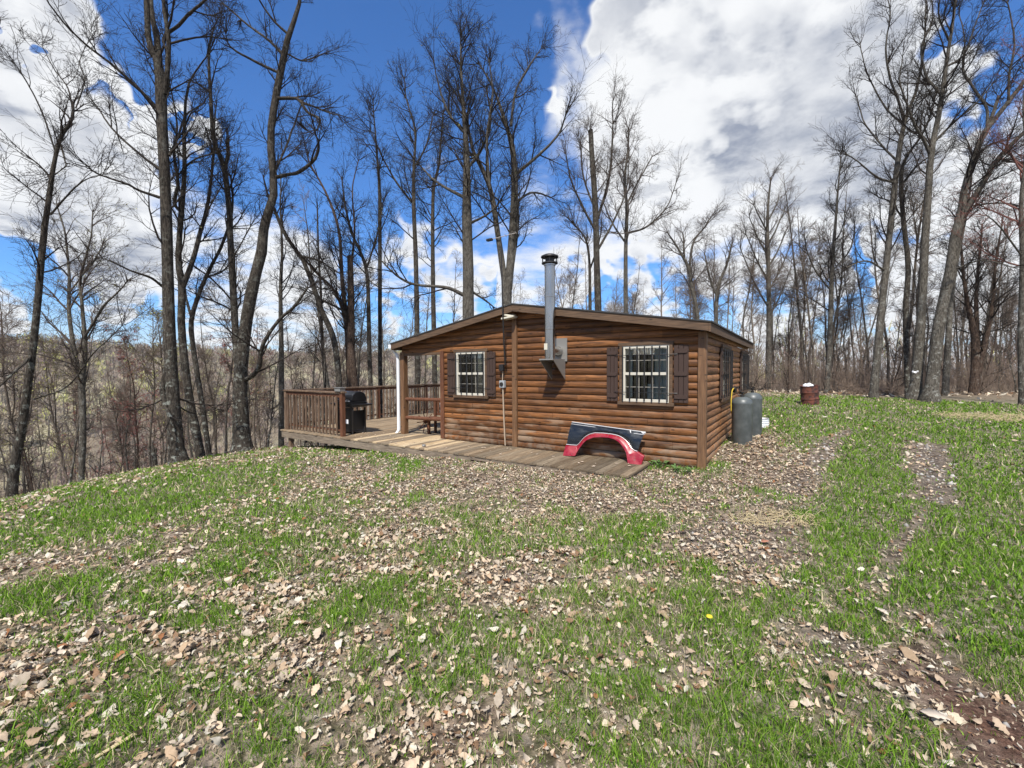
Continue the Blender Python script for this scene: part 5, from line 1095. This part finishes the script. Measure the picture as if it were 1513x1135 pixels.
# right hand woods
scatter(60, (1105, 1650), (19, 36), [0, 1, 2, 3, 4, 7, 2, 3], .5, .9, 'tree in the woods', 'bare trees in the woods beyond the field', 1.1)
scatter(34, (1100, 1600), (17.6, 24), [8, 9, 9, 3], .7, 1.2, 'sapling at the woods edge', 'saplings at the edge of the woods beyond the field', .6)
scatter(34, (700, 1110), (24, 46), [0, 4, 2, 3, 0], .75, 1.0, 'tree beyond the cabin', 'bare trees showing over the cabin roof', 1.5)
# slope on the left
scatter(32, (-60, 470), (17, 32), [0, 2, 3, 6, 4, 2, 3], .6, .95, 'tree down the slope', 'bare trees down the slope on the left', 1.1)
scatter(9, (20, 420), (20, 34), [5], .8, 1.15, 'budding tree down the slope', 'reddish budding trees on the left slope', 1.6)
scatter(26, (-40, 470), (12.8, 20), [8, 9, 9, 8, 3], .6, 1.0, 'sapling past the grass edge', 'saplings beyond the left grass edge', .7)
scatter(22, (430, 720), (21, 40), [0, 1, 2, 4, 7, 3], .75, 1.05, 'tree behind the deck', 'bare trees on the slope behind the deck', 1.4)
scatter(8, (470, 700), (16, 22), [8, 9], .7, 1.0, 'sapling behind the railing', 'saplings behind the deck railing', .8)

# ---- understorey brush and the wooded ridge (stuff)
def brush(name, label, regions, m_, hmin, hmax):
    Ps, Rs = [], []
    for cnt, xp, yd in regions:
        Y = rng.uniform(yd[0], yd[1], cnt); X = (rng.uniform(xp[0], xp[1], cnt)-CX)/F*Y; Z = ground_z(X, Y)-.05
        h = rng.uniform(hmin, hmax, cnt)*rng.uniform(.4, 1, cnt); d = np.stack([rng.normal(0, .18, cnt), rng.normal(0, .18, cnt), np.ones(cnt)], -1); cur = np.stack([X, Y, Z], -1); P = [cur]
        for k in range(4): d = d+rng.normal(0, .13, (cnt, 3)); d /= np.linalg.norm(d, axis=1, keepdims=True); cur = cur+d*(h/4)[:, None]; P.append(cur)
        P = np.stack(P, 1); R = np.maximum((.004+.0028*h)[:, None]*np.array([1, .8, .6, .45, .3])[None], .0038); Ps.append(P); Rs.append(R)
        a, b, la = grow(rng, P, R, 5, .2, 1, lambda t, i: h[i]*.35, 40, 4, .03, .16, .005, .0036)
        Vq = (a, b)
        yield_ = Vq; Ps2.append(a); Rs2.append(b)
    P = np.concatenate(Ps); R = np.concatenate(Rs); V1, q1 = tubes(P, R, 3); V2, q2 = tubes(np.concatenate(Ps2), np.concatenate(Rs2), 3)
    o = mesh_np(name, np.concatenate([V1, V2]), quads=np.concatenate([q1, q2+len(V1)]), mat=m_, smooth=True); tag(o, label, 'undergrowth', kind='stuff'); Ps2.clear(); Rs2.clear()
Ps2, Rs2 = [], []
brush('undergrowth', 'tangled grey brown brush filling the woods', [(2000, (1090, 1640), (17.8, 36)), (600, (1100, 1640), (17.3, 19.5)), (700, (-120, 480), (14.5, 32)), (450, (460, 760), (19, 34))], M['brush_stem'], .7, 2.9)
# far wooded slopes: each crown a loose puff of twig sized faces
cnt = 5200
az = np.radians(rng.uniform(-58, 6, cnt)); r = 70+(rng.random(cnt)**.8)*540; X = r*np.sin(az); Y = r*np.cos(az); ok = Y > 30; X, Y, r = X[ok], Y[ok], r[ok]
az2 = np.radians(rng.uniform(6, 62, 500)); r2 = rng.uniform(80, 300, 500); X = np.concatenate([X, r2*np.sin(az2)]); Y = np.concatenate([Y, r2*np.cos(az2)]); r = np.concatenate([r, r2]); cnt = len(X)
Z = ground_z(X, Y); hh = rng.uniform(7, 12, cnt); nf = 64
cen = np.stack([X, Y, Z+hh*.62], -1); off = rng.normal(size=(cnt, nf, 3)); off /= np.linalg.norm(off, axis=2, keepdims=True); off *= rng.random((cnt, nf, 1))**.45
off = off*np.stack([hh*.30, hh*.30, hh*.42], -1)[:, None]; pc = cen[:, None]+off
dirs = off*np.array([.5, .5, .3])+np.array([0, 0, 1.])*hh[:, None, None]*.22; dirs /= np.linalg.norm(dirs, axis=2, keepdims=True)
ln = rng.uniform(.9, 2.2, (cnt, nf, 1)); sd2 = rng.normal(size=(cnt, nf, 3)); sd2 /= np.linalg.norm(sd2, axis=2, keepdims=True); wd = (.018+.0008*r)[:, None, None]*rng.uniform(.6, 1.6, (cnt, nf, 1))
tri = np.stack([pc-sd2*wd, pc+sd2*wd, pc+dirs*ln], 2)
pal = 1.35*np.array([(.22, .185, .15), (.26, .215, .175), (.26, .19, .16), (.32, .28, .20), (.44, .44, .17), (.34, .34, .21), (.18, .155, .13)])
patch = vnoise(X, Y, 60, 21); ch = rng.random(cnt); k = np.select([ch < .25, ch < .5, ch < .68, ch < .84, (ch < .93) & (patch > .35), ch < .96], [0, 1, 2, 3, 4, 5], 6)
cc = np.repeat(pal[k]*rng.uniform(.8, 1.2, (cnt, 1)), nf*3, 0)
# stems
st = np.stack([np.stack([X, Y, Z-.5], -1), np.stack([X, Y, Z+hh*.75], -1)], 1); Vs, qs = tubes(st, np.repeat((.10+.0006*r)[:, None], 2, 1), 3)
V = np.concatenate([tri.reshape(-1, 3), Vs]); cc = np.concatenate([cc, np.tile([[.16, .145, .125]], (len(Vs), 1))])
o = mesh_np('far_forest', V, quads=qs+cnt*nf*3, tri=np.arange(cnt*nf*3).reshape(-1, 3), mat=mat('far_twigs', rough=.95, fn=leafmat(.95, .25), spec=.05), colors=cc)
tag(o, 'leafless woods with a few yellow green crowns covering the far ridge', 'forest', kind='stuff')

# ------------------------------------------------------------------ small things in the yard
def weed(P, label, n=16, s=.07, m_='weed_leaf', name='weed_plant', cat='plant'):
    c = MB(); X, Y = P[0], P[1]; z = float(ground_z(X, Y))
    for k in range(n):
        a = rr.uniform(0, 6.28); r = rr.uniform(.0, .14); q = np.array([r*math.cos(a), r*math.sin(a), rr.uniform(.02, .10)]); d = np.array([math.cos(a), math.sin(a), rr.uniform(-.1, .6)]); d /= np.linalg.norm(d); w = np.cross(d, (0, 0, 1)); w /= np.linalg.norm(w); L_ = s*rr.uniform(.6, 1.3)
        c.add([q, q+d*L_*.5+w*L_*.36+(0, 0, .01), q+d*L_, q+d*L_*.5-w*L_*.36+(0, 0, .01)], [(0, 1, 2), (0, 2, 3)])
        c.tube([(0, 0, 0), q], .002, 3)
    o = c.build(name, M[m_], None, loc=(X, Y, z)); tag(o, label, cat); return o
mat('weed_leaf', (.09, .17, .045), .5); mat('petal', (.75, .55, .03), .6)
weed(on_z(975, 690, -.08), 'leafy green weed by the end of the plank walk', 26, .08); weed(on_z(1003, 698, -.08), 'leafy green weed below the cabin front wall', 20, .07); weed(on_z(1022, 700, -.08), 'small leafy weed at the foot of the corner post', 14, .06)
P = on_z(1048, 930, 0); c = MB(); z = float(ground_z(P[0], P[1])); c.lathe([(.004, .055), (.019, .062), (.016, .068), (.004, .070)], 12); o = empty('dandelion', (P[0], P[1], z)); tag(o, 'single yellow dandelion in the grass of the yard', 'flower'); c.build('bloom', M['petal'], o); c = MB(); c.tube([(0, 0, 0), (.004, .002, .056)], .0018, 5); c.build('stem', M['weed_leaf'], o)
def stemclump(P, label, name, n, h, spread, m_, cat, flat=.3, r=.003):
    rg = np.random.default_rng(int(abs(P[0]*100))); a = rg.uniform(0, 6.28, n); q = np.sqrt(rg.random(n))[:, None]*spread; b = np.stack([np.cos(a), np.sin(a), 0*a], -1)*q; b[:, 1] *= .5
    d = rg.normal(0, 1, (n, 3)); d[:, 2] = abs(d[:, 2])*flat+.15; d /= np.linalg.norm(d, axis=1, keepdims=True); hl = (h*rg.uniform(.3, 1.2, n))[:, None]; m2 = b+d*hl*.6; e = m2+(d+[0, 0, -.5])*hl*.5
    for A in (b, m2, e): A[:, 2] += ground_z(P[0]+A[:, 0], P[1]+A[:, 1])-float(ground_z(P[0], P[1]))
    e[:, 2] = np.maximum(e[:, 2], -.3); V, qd = tubes(np.stack([b, m2, e], 1), np.tile([[r, r*.8, r*.4]], (n, 1)), 3); o = mesh_np(name, V, quads=qd, mat=m_); o.location = (P[0], P[1], float(ground_z(P[0], P[1]))+.02); tag(o, label, cat); return o
mat('straw', (.52, .42, .24), .8)
for (x, y, z, n, sp_) in ((1470, 612, .5, 700, 1.3), (1150, 762, .06, 260, .5)):
    stemclump(on_z(x, y, z), 'pale dry straw clump near the right border' if x > 1400 else 'pale dry straw patch beside the left wheel rut', 'straw_clump', n, .22 if x > 1400 else .12, sp_, M['straw'], 'straw', .35)
stemclump((15.2, 17.6, .6), 'low brown brush pile at the foot of the woods right of the massive trunk', 'brush_pile', 900, .7, 1.8, M['brush_stem'], 'brush pile', .5, .008)
stemclump((9.0, 17.3, .7), 'thin tangle of dead branches behind the burn barrel', 'branch_pile', 60, 1.3, 1.0, M['twig_dark'], 'branches', .9, .012)
P = at(228, 693, 10.8); o = empty('dead_stump', (P[0], P[1], float(ground_z(P[0], P[1]))-.1)); tag(o, 'short dark rotten stump left of the tallest trunk', 'stump')
c = MB(); c.tube([(0, 0, -.3), (.01, 0, .3), (-.02, .01, .55), (-.05, .02, .72)], [.075, .06, .045, .01], 9); c.build('stump', M['bark_dark'], o, smooth=True); c = MB(); c.tube([(.0, 0, .4), (.06, .01, .52), (.05, .0, .64)], [.03, .02, .006], 6); c.build('splinter', M['bark_dark'], o, smooth=True)
P = at(1352, 549, 14.25); c = MB(); c.add([(0, 0, 0), (-.09, -.01, .035), (-.11, 0, -.01), (-.05, .01, -.03), (.09, -.01, .035), (.11, 0, -.01), (.05, .01, -.03), (0, -.03, -.06)], [(0, 1, 2), (0, 2, 3), (0, 3, 7), (0, 7, 6), (0, 6, 5), (0, 5, 4)]); o = c.build('ribbon', M['plastic_white'], None, loc=tuple(P)); tag(o, 'white ribbon tied around the foot of the tall upright tree', 'ribbon')
s_ = o.modifiers.new('solid', 'SOLIDIFY'); s_.thickness = .012
def single_leaf(P, label, s, col, turn):
    S2, T2 = leaf_shape(0); V = np.stack([S2[:, 0]*s, (S2[:, 1]-.5)*s, .25*S2[:, 0]**2*s+.05*np.sin(S2[:, 1]*5)*s+.03], -1); o = mesh_np('big_leaf', V, tri=T2, mat=mat('pale_leaf', col, .7)); o.location = (P[0], P[1], float(ground_z(P[0], P[1]))+.004); o.rotation_euler = (.15, .1, turn); tag(o, label, 'leaf')
    q = o.modifiers.new('solid', 'SOLIDIFY'); q.thickness = .001
single_leaf(on_z(1381, 1072, 0), 'large pale tan leaf lying on the bare brown dirt', .115, (.50, .42, .33), 1.2); single_leaf(on_z(1301, 912, 0), 'pale upturned leaf on the wheel rut in the right of the yard', .09, (.55, .47, .37), .2)
single_leaf(on_z(1130, 802, .03), 'reddish brown curled leaf on the gravel rut', .12, (.35, .15, .09), 2.)
for k, (x, y, a, l_, lab) in enumerate(((1010, 790, .4, .5, 'short grey stick lying across the left rut'), (420, 775, 1.3, .4, 'short brown stick among leaves on the left lawn'), (210, 1090, .9, .3, 'pale broken stick near the bottom left corner'))):
    P = on_z(x, y, 0 if k != 1 else -.1); c = MB(); dx_ = math.cos(a)*l_/2; dy_ = math.sin(a)*l_/2; c.tube([(-dx_, -dy_, .012), (-dx_*.2, -dy_*.2+.01, .022), (dx_*.5, dy_*.5-.008, .014), (dx_, dy_, .02)], [.006, .008, .007, .004], 6); o = c.build('stick', M['twig_grey' if k < 2 else 'straw'], None, smooth=True, loc=(P[0], P[1], float(ground_z(P[0], P[1])))); tag(o, lab, 'stick')


# ------------------------------------------------------------------ thin spring haze over the valley
hz = MB(); hz.box(-1500, 1500, -1500, 1500, -70, 48); o = hz.build('haze', None); m_ = bpy.data.materials.new('haze'); m_.use_nodes = True; t = m_.node_tree; t.nodes.clear(); out = t.nodes.new('ShaderNodeOutputMaterial'); pv = t.nodes.new('ShaderNodeVolumePrincipled')
pv.inputs['Color'].default_value = (.90, .91, .93, 1); pv.inputs['Density'].default_value = .00022; pv.inputs['Anisotropy'].default_value = .0; t.links.new(pv.outputs[0], out.inputs['Volume']); o.data.materials.append(m_); tag(o, 'thin pale haze in the valley air', 'haze', kind='stuff')
